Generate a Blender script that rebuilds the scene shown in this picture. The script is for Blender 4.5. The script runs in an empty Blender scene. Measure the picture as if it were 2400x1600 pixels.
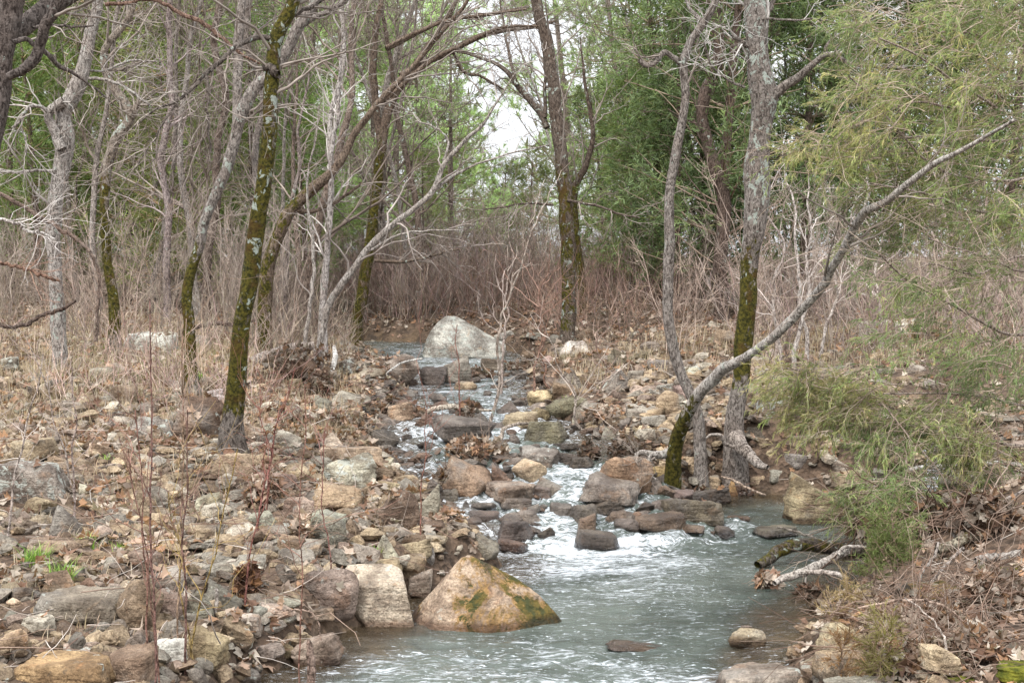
import bpy, math, random
import numpy as np
from mathutils import Vector, Matrix

# ------------------------------------------------------------ camera, sky, sun, exposure
scene = bpy.context.scene
COL = scene.collection
CAM_Z = 2.2
PITCH = math.atan(200.0 / 3333.0)
cam_data = bpy.data.cameras.new('camera')
cam_data.lens = 50.0
cam_data.sensor_width = 36.0
cam_data.clip_start = 0.1
cam_data.clip_end = 900.0
cam = bpy.data.objects.new('camera', cam_data)
cam.location = (0, 0, CAM_Z)
cam.rotation_euler = (math.pi / 2 - PITCH, 0, 0)
COL.objects.link(cam)
scene.camera = cam

world = bpy.data.worlds.new('World')
scene.world = world
world.use_nodes = True
wn = world.node_tree.nodes
wl = world.node_tree.links
for n in list(wn):
    wn.remove(n)
SUN_EL, SUN_AZ = math.radians(52), math.radians(205)
sky = wn.new('ShaderNodeTexSky')
sky.sky_type = 'NISHITA'
sky.sun_disc = False
sky.sun_elevation = SUN_EL
sky.sun_rotation = SUN_AZ
sky.air_density = 1.0
sky.dust_density = 3.0
hs = wn.new('ShaderNodeHueSaturation')
hs.inputs['Saturation'].default_value = 0.22
mixw = wn.new('ShaderNodeMix')
mixw.data_type = 'RGBA'
mixw.inputs[0].default_value = 0.72
# overcast cloud cover: three times brighter overhead than at the horizon
wtc = wn.new('ShaderNodeTexCoord')
wsep = wn.new('ShaderNodeSeparateXYZ')
wmr = wn.new('ShaderNodeMapRange')
wmr.inputs['To Min'].default_value = 6.6
wmr.inputs['To Max'].default_value = 19.8
wcol = wn.new('ShaderNodeCombineColor')
wl.new(wtc.outputs['Generated'], wsep.inputs[0])
wl.new(wsep.outputs[2], wmr.inputs['Value'])
for _c, _k in enumerate((.965, 1.0, 1.055)):
    wmu = wn.new('ShaderNodeMath')
    wmu.operation = 'MULTIPLY'
    wmu.inputs[1].default_value = _k
    wl.new(wmr.outputs[0], wmu.inputs[0])
    wl.new(wmu.outputs[0], wcol.inputs[_c])
wl.new(wcol.outputs[0], mixw.inputs[7])
wbg = wn.new('ShaderNodeBackground')
wbg.inputs['Strength'].default_value = 0.10
wout = wn.new('ShaderNodeOutputWorld')
wl.new(sky.outputs[0], hs.inputs['Color'])
wl.new(hs.outputs[0], mixw.inputs[6])
wl.new(mixw.outputs[2], wbg.inputs['Color'])
wl.new(wbg.outputs[0], wout.inputs['Surface'])

sun_d = bpy.data.lights.new('sun', 'SUN')
sun_d.energy = 1.5
sun_d.angle = math.radians(11)
sun_d.color = (1.0, 0.97, 0.93)
sun = bpy.data.objects.new('sun', sun_d)
sd_dir = Vector((math.sin(SUN_AZ) * math.cos(SUN_EL), math.cos(SUN_AZ) * math.cos(SUN_EL), math.sin(SUN_EL)))
sun.rotation_euler = sd_dir.to_track_quat('Z', 'Y').to_euler()
COL.objects.link(sun)

scene.view_settings.view_transform = 'Standard'
scene.view_settings.look = 'None'
scene.view_settings.gamma = 1.0
scene.view_settings.use_curve_mapping = False
scene.view_settings.exposure = 1.02
scene.cycles.max_bounces = 6
scene.cycles.diffuse_bounces = 2
scene.cycles.glossy_bounces = 2
scene.cycles.transmission_bounces = 4
scene.cycles.transparent_max_bounces = 6
scene.cycles.use_denoising = True

# ------------------------------------------------------------ pixel <-> place
F = 3333.0
cp, sp = math.cos(PITCH), math.sin(PITCH)

def ray(px, py):
    cx, cy = (px - 1200) / F, (800 - py) / F
    return np.array([cx, cp + cy * sp, -sp + cy * cp])

def at(px, py, Y):
    d = ray(px, py)
    t = Y / d[1]
    return np.array([d[0] * t, Y, CAM_Z + d[2] * t])

def proj(p):
    x, y, z = p[0], p[1], p[2] - CAM_Z
    f = y * cp - z * sp
    u = y * sp + z * cp
    return 1200 + F * x / f, 800 - F * u / f

# ------------------------------------------------------------ noise
def _h(ix, iy, iz, seed):
    n = (ix * 374761393 + iy * 668265263 + iz * 1274126177 + seed * 974711) & 0xFFFFFFFF
    n = ((n ^ (n >> 13)) * 1274126177) & 0xFFFFFFFF
    n = ((n ^ (n >> 16)) * 2246822519) & 0xFFFFFFFF
    return ((n ^ (n >> 15)) & 0xFFFFFF) / float(0xFFFFFF)

def vnoise(P, seed=0):
    P = np.asarray(P, dtype=np.float64)
    i = np.floor(P).astype(np.int64)
    f = P - i
    f = f * f * (3 - 2 * f)
    x, y, z = i[..., 0], i[..., 1], i[..., 2]
    r = 0
    for dx in (0, 1):
        wx = f[..., 0] if dx else 1 - f[..., 0]
        for dy in (0, 1):
            wy = f[..., 1] if dy else 1 - f[..., 1]
            for dz in (0, 1):
                wz = f[..., 2] if dz else 1 - f[..., 2]
                r = r + wx * wy * wz * _h(x + dx, y + dy, z + dz, seed)
    return r

def fbm(P, octs=4, seed=0, gain=0.5):
    P = np.asarray(P, dtype=np.float64)
    a, s, t = 1.0, 0, 0
    for o in range(octs):
        s = s + a * vnoise(P * (2.03 ** o) + o * 17.3, seed + o)
        t += a
        a *= gain
    return s / t

def P3(x, y, z=0.0):
    return np.stack([x, y, np.zeros_like(x) + z], -1)

def sstep(a, b, x):
    t = np.clip((x - a) / (b - a), 0, 1)
    return t * t * (3 - 2 * t)

# ------------------------------------------------------------ the creek: banks and water level
_cy = np.array([2.0, 6.5, 7.5, 8.2, 8.9, 9.5, 10, 11, 11.8, 12.4, 13.1, 14, 15, 16, 17, 18.5, 20, 21.5, 23, 26, 34])
_cl = np.array([-2.1, -1.5, -1.3, -1.05, -.8, -.4, -.25, -.48, -.85, -1.1, -1.35, -1.42, -1.5, -1.4, -1.3, -1.6, -2.1, -2.6, -3.0, -4.4, -9])
_cr = np.array([1.3, 1.35, 1.6, 1.85, 2.15, 2.42, 2.68, 3.0, 3.1, 1.55, 1.15, .9, .42, .42, .38, .35, .45, -.3, -2.2, -4.4, -9])
_wy = np.array([0, 10.7, 11.2, 11.8, 12.4, 13.2, 14.2, 15, 17, 18, 20, 21.5, 26, 40])
_wz = np.array([0, 0, .07, .19, .33, .38, .43, .49, .55, .60, .72, .82, .98, 1.3])
_sx = np.array([2.6, 3.3, 3.9, 4.3, 4.9, 5.6])
_sy = np.array([11.3, 11.9, 12.6, 13.9, 16, 19])
_by = np.array([0, 5, 8, 10, 12, 13, 15, 18, 21, 24, 30, 45, 80, 400])
_bz = np.array([.1, .12, .2, .26, .42, .52, .66, .82, .98, 1.1, 1.3, 1.6, 1.85, 1.9])

def water_z(x, y):
    m = np.interp(y, _wy, _wz) * (1 - sstep(1.15, 1.75, x) * (1 - sstep(16, 18, y)))
    s = np.interp(y, [0, 12, 12.4, 13.1, 14, 19], [0, 0, .2, .36, .46, .85]) * sstep(3.3, 3.7, x)
    return np.maximum(m, s)

def channel(x, y):
    """signed distance-like value, positive in the water"""
    L = np.interp(y, _cy, _cl)
    R = np.interp(y, _cy, _cr)
    n = (fbm(P3(x * 2.1, y * 2.1), 3, 5) - .5) * .35
    a = np.minimum(x - L, R - x) + n
    # the pool reaching back on the right
    b = 1.0 - np.sqrt(((x - 2.35) / 1.25) ** 2 + ((y - 12.0) / 1.2) ** 2)
    # the side trickle
    sx = np.interp(y, _sy, _sx)
    c = np.where((y > 11.3) & (y < 19), .24 - np.abs(x - sx) * .8 - .3 * sstep(13.6, 15.5, y), -1) + n * .4
    return np.maximum(np.maximum(a, b * .9 + n * .5), c)

def ground_z(x, y):
    x = np.asarray(x, float)
    y = np.asarray(y, float)
    L = np.interp(y, _cy, _cl)
    R = np.interp(y, _cy, _cr)
    dl = np.clip(L - x, 0, 40)
    dr = np.clip(x - np.maximum(R, np.where((y > 10.8) & (y < 13.4), 3.0, -9)), 0, 40)
    B = np.interp(y, _by, _bz)
    fade = 1 - sstep(20, 45, y)
    B = B + fade * (.17 * (1 - np.exp(-dl / 1.5)) + .03 * dl.clip(0, 6)) + fade * (.16 * (1 - np.exp(-dr / 1.2)) + .035 * dr.clip(0, 5))
    nr = np.hypot(x, y)
    bump = (fbm(P3(x * .9, y * .9), 4, 3) - .5) * .22 + (fbm(P3(x * 5, y * 5), 3, 9) - .5) * .07
    B = B + bump * np.clip(1.4 - nr / 60, .15, 1)
    W = water_z(x, y)
    c = channel(x, y)
    B = B + .30 * np.exp(-(((x - 3.5) / .75) ** 2 + ((y - 9.2) / 1.3) ** 2))
    sd_ = np.exp(-((x - np.interp(y, _sy, _sx)) / .8) ** 2) * sstep(11.2, 12, y) * sstep(15.5, 14, y)
    B = B * (1 - .7 * sd_) + (W + .08) * .7 * sd_
    B = np.maximum(B, W + .06)
    bed = W - .10 - .22 * sstep(.2, .9, c) + (fbm(P3(x * 4, y * 4), 3, 14) - .5) * .10
    t = sstep(-.18, .16, c)
    return B * (1 - t) + bed * t

def surf_z(x, y):
    return np.maximum(ground_z(x, y), np.where(channel(x, y) > 0.02, water_z(x, y), -9))

def hit(px, py, y0=5.5, y1=60):
    """where the sight line first meets ground or water"""
    Y = np.arange(y0, y1, .04)
    d = ray(px, py)
    t = Y / d[1]
    X = d[0] * t
    Z = CAM_Z + d[2] * t
    g = surf_z(X, Y)
    k = np.nonzero(Z <= g)[0]
    i = k[0] if len(k) else len(Y) - 1
    return np.array([X[i], Y[i], g[i]])

# ------------------------------------------------------------ mesh helpers
def link(o, parent=None):
    COL.objects.link(o)
    if parent is not None:
        o.parent = parent
    return o

def mesh_np(name, V, F_, mat=None, cols=None, attrs=None, smooth=True):
    V = np.ascontiguousarray(V, dtype=np.float32).reshape(-1, 3)
    me = bpy.data.meshes.new(name)
    me.vertices.add(len(V))
    me.vertices.foreach_set('co', V.ravel())
    if not isinstance(F_, (list, tuple)):
        F_ = [F_]
    F_ = [np.asarray(f, dtype=np.int32) for f in F_ if len(f)]
    nl = sum(f.size for f in F_)
    nf = sum(len(f) for f in F_)
    me.loops.add(nl)
    me.loops.foreach_set('vertex_index', np.concatenate([f.ravel() for f in F_]))
    me.polygons.add(nf)
    tot = np.concatenate([np.full(len(f), f.shape[1], np.int32) for f in F_])
    st = np.concatenate([[0], np.cumsum(tot)[:-1]]).astype(np.int32)
    me.polygons.foreach_set('loop_start', st)
    me.polygons.foreach_set('loop_total', tot)
    me.polygons.foreach_set('use_smooth', np.full(nf, smooth, dtype=bool))
    if cols is not None:
        c = np.ones((len(V), 4), np.float32)
        c[:, :3] = cols
        a = me.attributes.new('col', 'FLOAT_COLOR', 'POINT')
        a.data.foreach_set('color', c.ravel())
    for k, v in (attrs or {}).items():
        a = me.attributes.new(k, 'FLOAT', 'POINT')
        a.data.foreach_set('value', np.ascontiguousarray(v, dtype=np.float32).ravel())
    me.update(calc_edges=True)
    if mat:
        me.materials.append(mat)
    return me

def tag(o, label=None, cat=None, group=None, kind=None):
    if label: o['label'] = label
    if cat: o['category'] = cat
    if group: o['group'] = group
    if kind: o['kind'] = kind
    return o

def mobj(name, me, parent=None, kind=None):
    o = bpy.data.objects.new(name, me)
    link(o, parent)
    if kind: o['kind'] = kind
    return o

def empty(name, loc=(0, 0, 0)):
    o = bpy.data.objects.new(name, None)
    o.location = loc
    o.empty_display_size = .1
    return link(o)

def nrm(v):
    return v / np.maximum(np.linalg.norm(v, axis=-1, keepdims=True), 1e-9)

def tubes(P, R, k=3, prof=None):
    """P (n,N,3), R (n,N) -> V, quads. prof (n,N,k) multiplies the radius"""
    P = np.asarray(P, float)
    R = np.asarray(R, float)
    n, N = P.shape[:2]
    T = nrm(np.gradient(P, axis=1))
    ch = nrm(P[:, -1] - P[:, 0])
    ref = np.where((np.abs(ch[:, 2]) > .75)[:, None], np.array([[1., .13, 0]]), np.array([[.03, .02, 1.]]))
    ref = np.repeat(ref[:, None, :], N, axis=1)
    U = nrm(np.cross(T, ref))
    W = np.cross(T, U)
    a = np.arange(k) * 2 * math.pi / k
    rr = R[:, :, None] if prof is None else R[:, :, None] * prof
    V = P[:, :, None, :] + rr[..., None] * (U[:, :, None, :] * np.cos(a)[None, None, :, None] + W[:, :, None, :] * np.sin(a)[None, None, :, None])
    idx = np.arange(n * N * k).reshape(n, N, k)
    a0 = idx[:, :-1, :]
    a1 = idx[:, 1:, :]
    q = np.stack([a0, np.roll(a0, -1, 2), np.roll(a1, -1, 2), a1], -1).reshape(-1, 4)
    return V.reshape(-1, 3), q

class Soup:
    """collects arrays of vertices, faces and colours into one mesh"""
    def __init__(s):
        s.V, s.F, s.C, s.n = [], [], [], 0
    def add(s, V, F_, C=None):
        V = np.asarray(V).reshape(-1, 3)
        s.V.append(V)
        s.F.append(np.asarray(F_) + s.n)
        if C is None:
            C = (.3, .3, .3)
        C = np.asarray(C, float)
        if C.ndim == 1:
            C = np.repeat(C[None], len(V), 0)
        s.C.append(C)
        s.n += len(V)
    def mesh(s, name, mat, smooth=True, **kw):
        return mesh_np(name, np.concatenate(s.V), s.F, mat, np.concatenate(s.C), smooth=smooth, **kw)

def resample(pts, N):
    """Catmull-Rom through pts (m, d) -> (N, d)"""
    p = np.asarray(pts, float)
    m = len(p)
    if m == 2:
        t = np.linspace(0, 1, N)[:, None]
        return p[0] * (1 - t) + p[1] * t
    q = np.vstack([2 * p[0] - p[1], p, 2 * p[-1] - p[-2]])
    seg = np.linalg.norm(np.diff(p[:, :3], axis=0), axis=1)
    cum = np.concatenate([[0], np.cumsum(seg)])
    s = np.linspace(0, cum[-1], N)
    i = np.clip(np.searchsorted(cum, s, side='right') - 1, 0, m - 2)
    u = ((s - cum[i]) / np.maximum(seg[i], 1e-9))[:, None]
    a, b, c, d = q[i], q[i + 1], q[i + 2], q[i + 3]
    return .5 * (2 * b + (c - a) * u + (2 * a - 5 * b + 4 * c - d) * u ** 2 + (3 * b - a - 3 * c + d) * u ** 3)

def walk(rs, S, D, L, N, wig=.25, up=0.0, kink=.0):
    """n wandering paths: starts S (n,3), directions D (n,3), lengths L (n,)"""
    n = len(S)
    if n == 0:
        return np.zeros((0, N, 3))
    D = nrm(D)
    turn = np.cumsum(rs.normal(0, wig, (n, N - 1, 3)), axis=1)
    if kink:
        turn += rs.normal(0, kink, (n, N - 1, 3))
    t = np.linspace(0, 1, N - 1)[None, :, None]
    d = nrm(D[:, None, :] + turn + np.array([0, 0, 1.])[None, None] * up * t)
    st = d * (L / (N - 1))[:, None, None]
    return np.concatenate([S[:, None, :], S[:, None, :] + np.cumsum(st, axis=1)], axis=1)

def sprout(rs, P, R, m, lf, rf, N, wig=.25, up=.2, spread=1.0, t0=.25, t1=1.0, rmin=.003, kink=0., maxr=None):
    """children of the paths P (n,N0,3): m each; lf length as (lo, hi) metres or fraction if negative"""
    n, N0 = P.shape[:2]
    pi = np.repeat(np.arange(n), m)
    tt = rs.uniform(t0, t1, n * m) * (N0 - 1)
    i = np.clip(tt.astype(int), 0, N0 - 2)
    f = (tt - i)[:, None]
    S = P[pi, i] * (1 - f) + P[pi, i + 1] * f
    T = nrm(P[pi, i + 1] - P[pi, i])
    pr = R[pi, i]
    rnd = nrm(rs.normal(0, 1, (n * m, 3)))
    perp = nrm(rnd - (rnd * T).sum(-1, keepdims=True) * T)
    D = T + perp * spread * rs.uniform(.6, 1.3, (n * m, 1))
    plen = np.linalg.norm(np.diff(P, axis=1), axis=2).sum(1)[pi]
    if lf[0] < 0:
        L = plen * rs.uniform(-lf[0], -lf[1], n * m)
    else:
        L = rs.uniform(lf[0], lf[1], n * m)
    C = walk(rs, S, D, L, N, wig, up, kink)
    r0 = np.maximum(pr * rf, rmin)
    if maxr:
        r0 = np.minimum(r0, maxr)
    tap = np.linspace(1, .25, N)[None]
    return C, np.maximum(r0[:, None] * tap, rmin * .5)

# ------------------------------------------------------------ materials
class NT:
    def __init__(s, name):
        s.m = bpy.data.materials.new(name)
        s.m.use_nodes = True
        s.t = s.m.node_tree
        for n in list(s.t.nodes):
            s.t.nodes.remove(n)
    def n(s, typ, **kw):
        nd = s.t.nodes.new(typ)
        for k, v in kw.items():
            setattr(nd, k, v)
        return nd
    def set(s, sock, v):
        if hasattr(v, 'is_output'):
            s.t.links.new(v, sock)
        elif isinstance(v, (tuple, list)) and len(v) == 3 and len(getattr(sock, 'default_value', [0] * 3)) == 4:
            sock.default_value = (*v, 1)
        else:
            sock.default_value = v
    def noise(s, vec, scale, detail=4, rough=.55, dist=0.):
        nd = s.n('ShaderNodeTexNoise')
        if vec is not None: s.set(nd.inputs['Vector'], vec)
        nd.inputs['Scale'].default_value = scale
        nd.inputs['Detail'].default_value = detail
        nd.inputs['Roughness'].default_value = rough
        nd.inputs['Distortion'].default_value = dist
        return nd.outputs['Fac']
    def mix(s, f, a, b, mode='MIX'):
        nd = s.n('ShaderNodeMix', data_type='RGBA', blend_type=mode)
        s.set(nd.inputs[0], f); s.set(nd.inputs[6], a); s.set(nd.inputs[7], b)
        return nd.outputs[2]
    def math(s, op, a, b=0.0, clamp=False):
        nd = s.n('ShaderNodeMath', operation=op, use_clamp=clamp)
        s.set(nd.inputs[0], a); s.set(nd.inputs[1], b)
        return nd.outputs[0]
    def ramp(s, f, a, b, lo=0., hi=1.):
        nd = s.n('ShaderNodeMapRange', interpolation_type='SMOOTHSTEP')
        s.set(nd.inputs['Value'], f)
        nd.inputs['From Min'].default_value = a; nd.inputs['From Max'].default_value = b
        nd.inputs['To Min'].default_value = lo; nd.inputs['To Max'].default_value = hi
        return nd.outputs[0]
    def vscale(s, vec, sc):
        nd = s.n('ShaderNodeVectorMath', operation='MULTIPLY')
        s.set(nd.inputs[0], vec); nd.inputs[1].default_value = sc
        return nd.outputs[0]
    def vadd(s, a, b):
        nd = s.n('ShaderNodeVectorMath', operation='ADD')
        s.set(nd.inputs[0], a); s.set(nd.inputs[1], b)
        return nd.outputs[0]
    def attr(s, name, out='Color'):
        nd = s.n('ShaderNodeAttribute', attribute_name=name)
        return nd.outputs[out]
    def bump(s, h, strength=.5, dist=.02):
        nd = s.n('ShaderNodeBump')
        nd.inputs['Strength'].default_value = strength
        nd.inputs['Distance'].default_value = dist
        s.set(nd.inputs['Height'], h)
        return nd.outputs[0]
    def pos(s):
        return s.n('ShaderNodeNewGeometry').outputs['Position']
    def bsdf(s, col, rough=.8, normal=None, spec=.3, **kw):
        b = s.n('ShaderNodeBsdfPrincipled')
        s.set(b.inputs['Base Color'], col); s.set(b.inputs['Roughness'], rough)
        b.inputs['Specular IOR Level'].default_value = spec
        if normal is not None: s.set(b.inputs['Normal'], normal)
        for k, v in kw.items():
            s.set(b.inputs[k], v)
        return b
    def out(s, sh):
        o = s.n('ShaderNodeOutputMaterial')
        s.t.links.new(sh.outputs[0], o.inputs['Surface'])
        return s.m

def rock_material(name, source='object', wet=0., moss=0., lichen=.5):
    t = NT(name)
    p = t.pos()
    if source == 'object':
        oi = t.n('ShaderNodeObjectInfo')
        base = oi.outputs['Color']
        p = t.vadd(p, t.vscale(oi.outputs['Random'], (7, 3, 5)))
    else:
        base = t.attr('col')
    n1 = t.noise(p, 4.5, 6, .6)
    c = t.mix(t.ramp(n1, .38, .64), t.mix(1., base, (.55, .50, .46), 'MULTIPLY'), t.mix(1., base, (1.40, 1.37, 1.30), 'MULTIPLY'))
    n2 = t.noise(p, 7.5, 5, .6, .6)
    c = t.mix(t.ramp(n2, .56, .74, 0, .5), c, t.mix(1., base, (1.12, .78, .52), 'MULTIPLY'))
    n2b = t.noise(p, 2.6, 4, .6)
    c = t.mix(t.ramp(n2b, .52, .70, 0, .55), c, (.26, .245, .22))
    sed = t.noise(t.vscale(p, (2.5, 2.5, 34)), 1.0, 3, .5, .4)
    c = t.mix(t.ramp(sed, .45, .65, 0, .35), c, t.mix(1., c, (.72, .66, .62), 'MULTIPLY'))
    n3 = t.noise(p, 60, 6, .8)
    c = t.mix(1., c, t.mix(t.ramp(n3, .3, .7), (.58, .56, .54), (1.42, 1.42, 1.42)), 'MULTIPLY')
    if wet < .5:
        li = t.noise(p, 13, 5, .62, .3)
        li = t.ramp(li, .665 - .05 * lichen, .70 - .05 * lichen, 0, .85)
        lm = t.ramp(t.noise(p, 1.3, 2), .42, .6)
        li = t.math('MULTIPLY', li, lm)
        c = t.mix(li, c, (.50, .52, .46))
        dk = t.ramp(t.noise(p, 22, 4, .6), .62, .7, 0, .5)
        c = t.mix(dk, c, (.07, .06, .05))
    if moss:
        g = t.n('ShaderNodeNewGeometry')
        sg = t.n('ShaderNodeSeparateXYZ'); t.set(sg.inputs[0], g.outputs['Normal'])
        mb = t.math('ADD', t.noise(p, 4.2, 8, .72, .5), t.math('MULTIPLY', sg.outputs[0], .11))
        c = t.mix(t.ramp(mb, .45, .53, 0, .9), c, t.mix(t.ramp(t.noise(p, 16, 5, .7), .4, .62), (.34, .20, .07), (.17, .105, .045)))
        mm = t.ramp(t.math('ADD', mb, t.math('MULTIPLY', t.noise(p, 26, 4, .7), .20)), .625, .66)
        c = t.mix(mm, c, t.mix(t.ramp(t.noise(p, 19, 4), .42, .6), (.13, .095, .022), (.055, .058, .018)))
        c = t.mix(t.ramp(t.noise(p, 8, 6, .7), .60, .66, 0, .6), c, (.06, .05, .035))
    # stones that reach down to the pool are stained dark along the waterline
    sx = t.n('ShaderNodeSeparateXYZ')
    t.set(sx.inputs[0], t.pos())
    band = t.ramp(t.math('ADD', sx.outputs[2], t.math('MULTIPLY', n1, .05)), .045, .085, 1, 0)
    c = t.mix(band, c, t.mix(1., c, (.42, .36, .33), 'MULTIPLY'))
    if wet:
        c = t.mix(wet, c, t.mix(1., c, (.58, .54, .53), 'MULTIPLY'))
    hgt = t.math('ADD', t.noise(p, 24, 8, .68), t.math('MULTIPLY', t.noise(p, 6, 5, .6), 1.4))
    hgt = t.math('ADD', hgt, t.math('MULTIPLY', sed, .6))
    nm = t.bump(hgt, .95, .045)
    rg = t.math('MULTIPLY', band, -.3)
    rough = t.math('ADD', rg, .86 - .50 * wet)
    return t.out(t.bsdf(c, rough, nm, .28 + .3 * wet))

M_ROCK = rock_material('rock_dry')
M_ROCKW = rock_material('rock_wet', wet=1.)
M_ROCKL = rock_material('rock_lichen', lichen=2.6)
M_ROCKM = rock_material('rock_mossy', moss=1.)
M_RUB = rock_material('rubble_dry', source='attr')
M_RUBW = rock_material('rubble_wet', source='attr', wet=1.)

def ground_material():
    t = NT('forest_floor')
    p = t.pos()
    a = t.noise(p, 9, 6, .65)
    b = t.noise(p, 1.2, 4)
    c = t.mix(t.ramp(a, .35, .68), (.045, .032, .024), (.15, .105, .075))
    c = t.mix(t.ramp(b, .42, .62, 0, .5), c, (.14, .10, .072))
    v = t.n('ShaderNodeTexVoronoi')
    t.set(v.inputs['Vector'], p); v.inputs['Scale'].default_value = 26
    vv = t.n('ShaderNodeSeparateColor'); t.set(vv.inputs[0], v.outputs['Color'])
    c = t.mix(1., c, t.mix(vv.outputs[0], (.6, .58, .56), (1.35, 1.3, 1.25)), 'MULTIPLY')
    wet = t.attr('bed', 'Fac')
    c = t.mix(wet, c, t.mix(t.ramp(t.noise(p, 6, 4), .4, .6), (.055, .042, .03), (.16, .11, .065)))
    h = t.math('ADD', a, t.math('MULTIPLY', v.outputs['Distance'], .8))
    return t.out(t.bsdf(c, .9, t.bump(h, .8, .04), .2))

def bark_material():
    t = NT('bark')
    p = t.pos()
    oi = t.n('ShaderNodeObjectInfo')
    base = oi.outputs['Color']
    st = t.vscale(p, (1, 1, .42))
    fur = t.noise(st, 52, 6, .68, .9)
    c = t.mix(t.ramp(fur, .36, .62), t.mix(1., base, (.26, .235, .22), 'MULTIPLY'), t.mix(1., base, (1.42, 1.40, 1.37), 'MULTIPLY'))
    c = t.mix(t.ramp(t.noise(p, 5, 4), .4, .65, 0, .5), c, t.mix(1., c, (.7, .62, .58), 'MULTIPLY'))
    la = t.attr('lichen', 'Fac')
    ln = t.math('ADD', t.noise(t.vscale(p, (1, 1, .8)), 11, 7, .66, .6), t.math('MULTIPLY', la, .32))
    ma = t.attr('moss', 'Fac')
    sn = t.n('ShaderNodeSeparateXYZ'); t.set(sn.inputs[0], t.n('ShaderNodeNewGeometry').outputs['Normal'])
    side = t.math('MULTIPLY', sn.outputs[0], -.05)
    mn = t.math('ADD', t.noise(t.vscale(p, (1, 1, .7)), 13, 8, .7, .6), t.math('MULTIPLY', ma, .425))
    mn = t.math('ADD', mn, side)
    mf = t.ramp(mn, .775, .85)
    mc = t.mix(t.ramp(t.noise(p, 34, 4, .65), .34, .66), (.020, .021, .006), (.115, .098, .018))
    mc = t.mix(t.ramp(t.noise(p, 6, 3), .5, .68, 0, .7), mc, (.085, .045, .015))
    c = t.mix(mf, c, mc)
    c = t.mix(t.ramp(ln, .665, .70, 0, .9), c, t.mix(t.noise(p, 40, 3), (.25, .29, .24), (.50, .54, .48)))
    h = t.math('ADD', t.math('MULTIPLY', fur, 1.2), t.noise(p, 70, 4, .6))
    return t.out(t.bsdf(c, .92, t.bump(h, .9, .02), .15))

def twig_material(name='twigs'):
    t = NT(name)
    oi = t.n('ShaderNodeObjectInfo')
    c = t.mix(1., t.attr('col'), oi.outputs['Color'], 'MULTIPLY')
    n = t.noise(t.pos(), 6, 3)
    c = t.mix(1., c, t.mix(t.ramp(n, .35, .65), (.70, .66, .64), (1.22, 1.2, 1.18)), 'MULTIPLY')
    return t.out(t.bsdf(c, .85, None, .15))

def leaf_material(name, trans=.35, var=.3):
    t = NT(name)
    oi = t.n('ShaderNodeObjectInfo')
    c = t.mix(1., t.attr('col'), oi.outputs['Color'], 'MULTIPLY')
    n = t.noise(t.pos(), 1.7, 4)
    c = t.mix(1., c, t.mix(t.ramp(n, .35, .65), (1 - var,) * 3, (1 + var,) * 3), 'MULTIPLY')
    d = t.bsdf(c, .7, None, .2)
    tr = t.n('ShaderNodeBsdfTranslucent')
    t.set(tr.inputs['Color'], t.mix(1., c, (1.15, 1.2, .8), 'MULTIPLY'))
    ms = t.n('ShaderNodeMixShader')
    ms.inputs[0].default_value = trans
    t.t.links.new(d.outputs[0], ms.inputs[1]); t.t.links.new(tr.outputs[0], ms.inputs[2])
    return t.out(ms)

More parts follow.
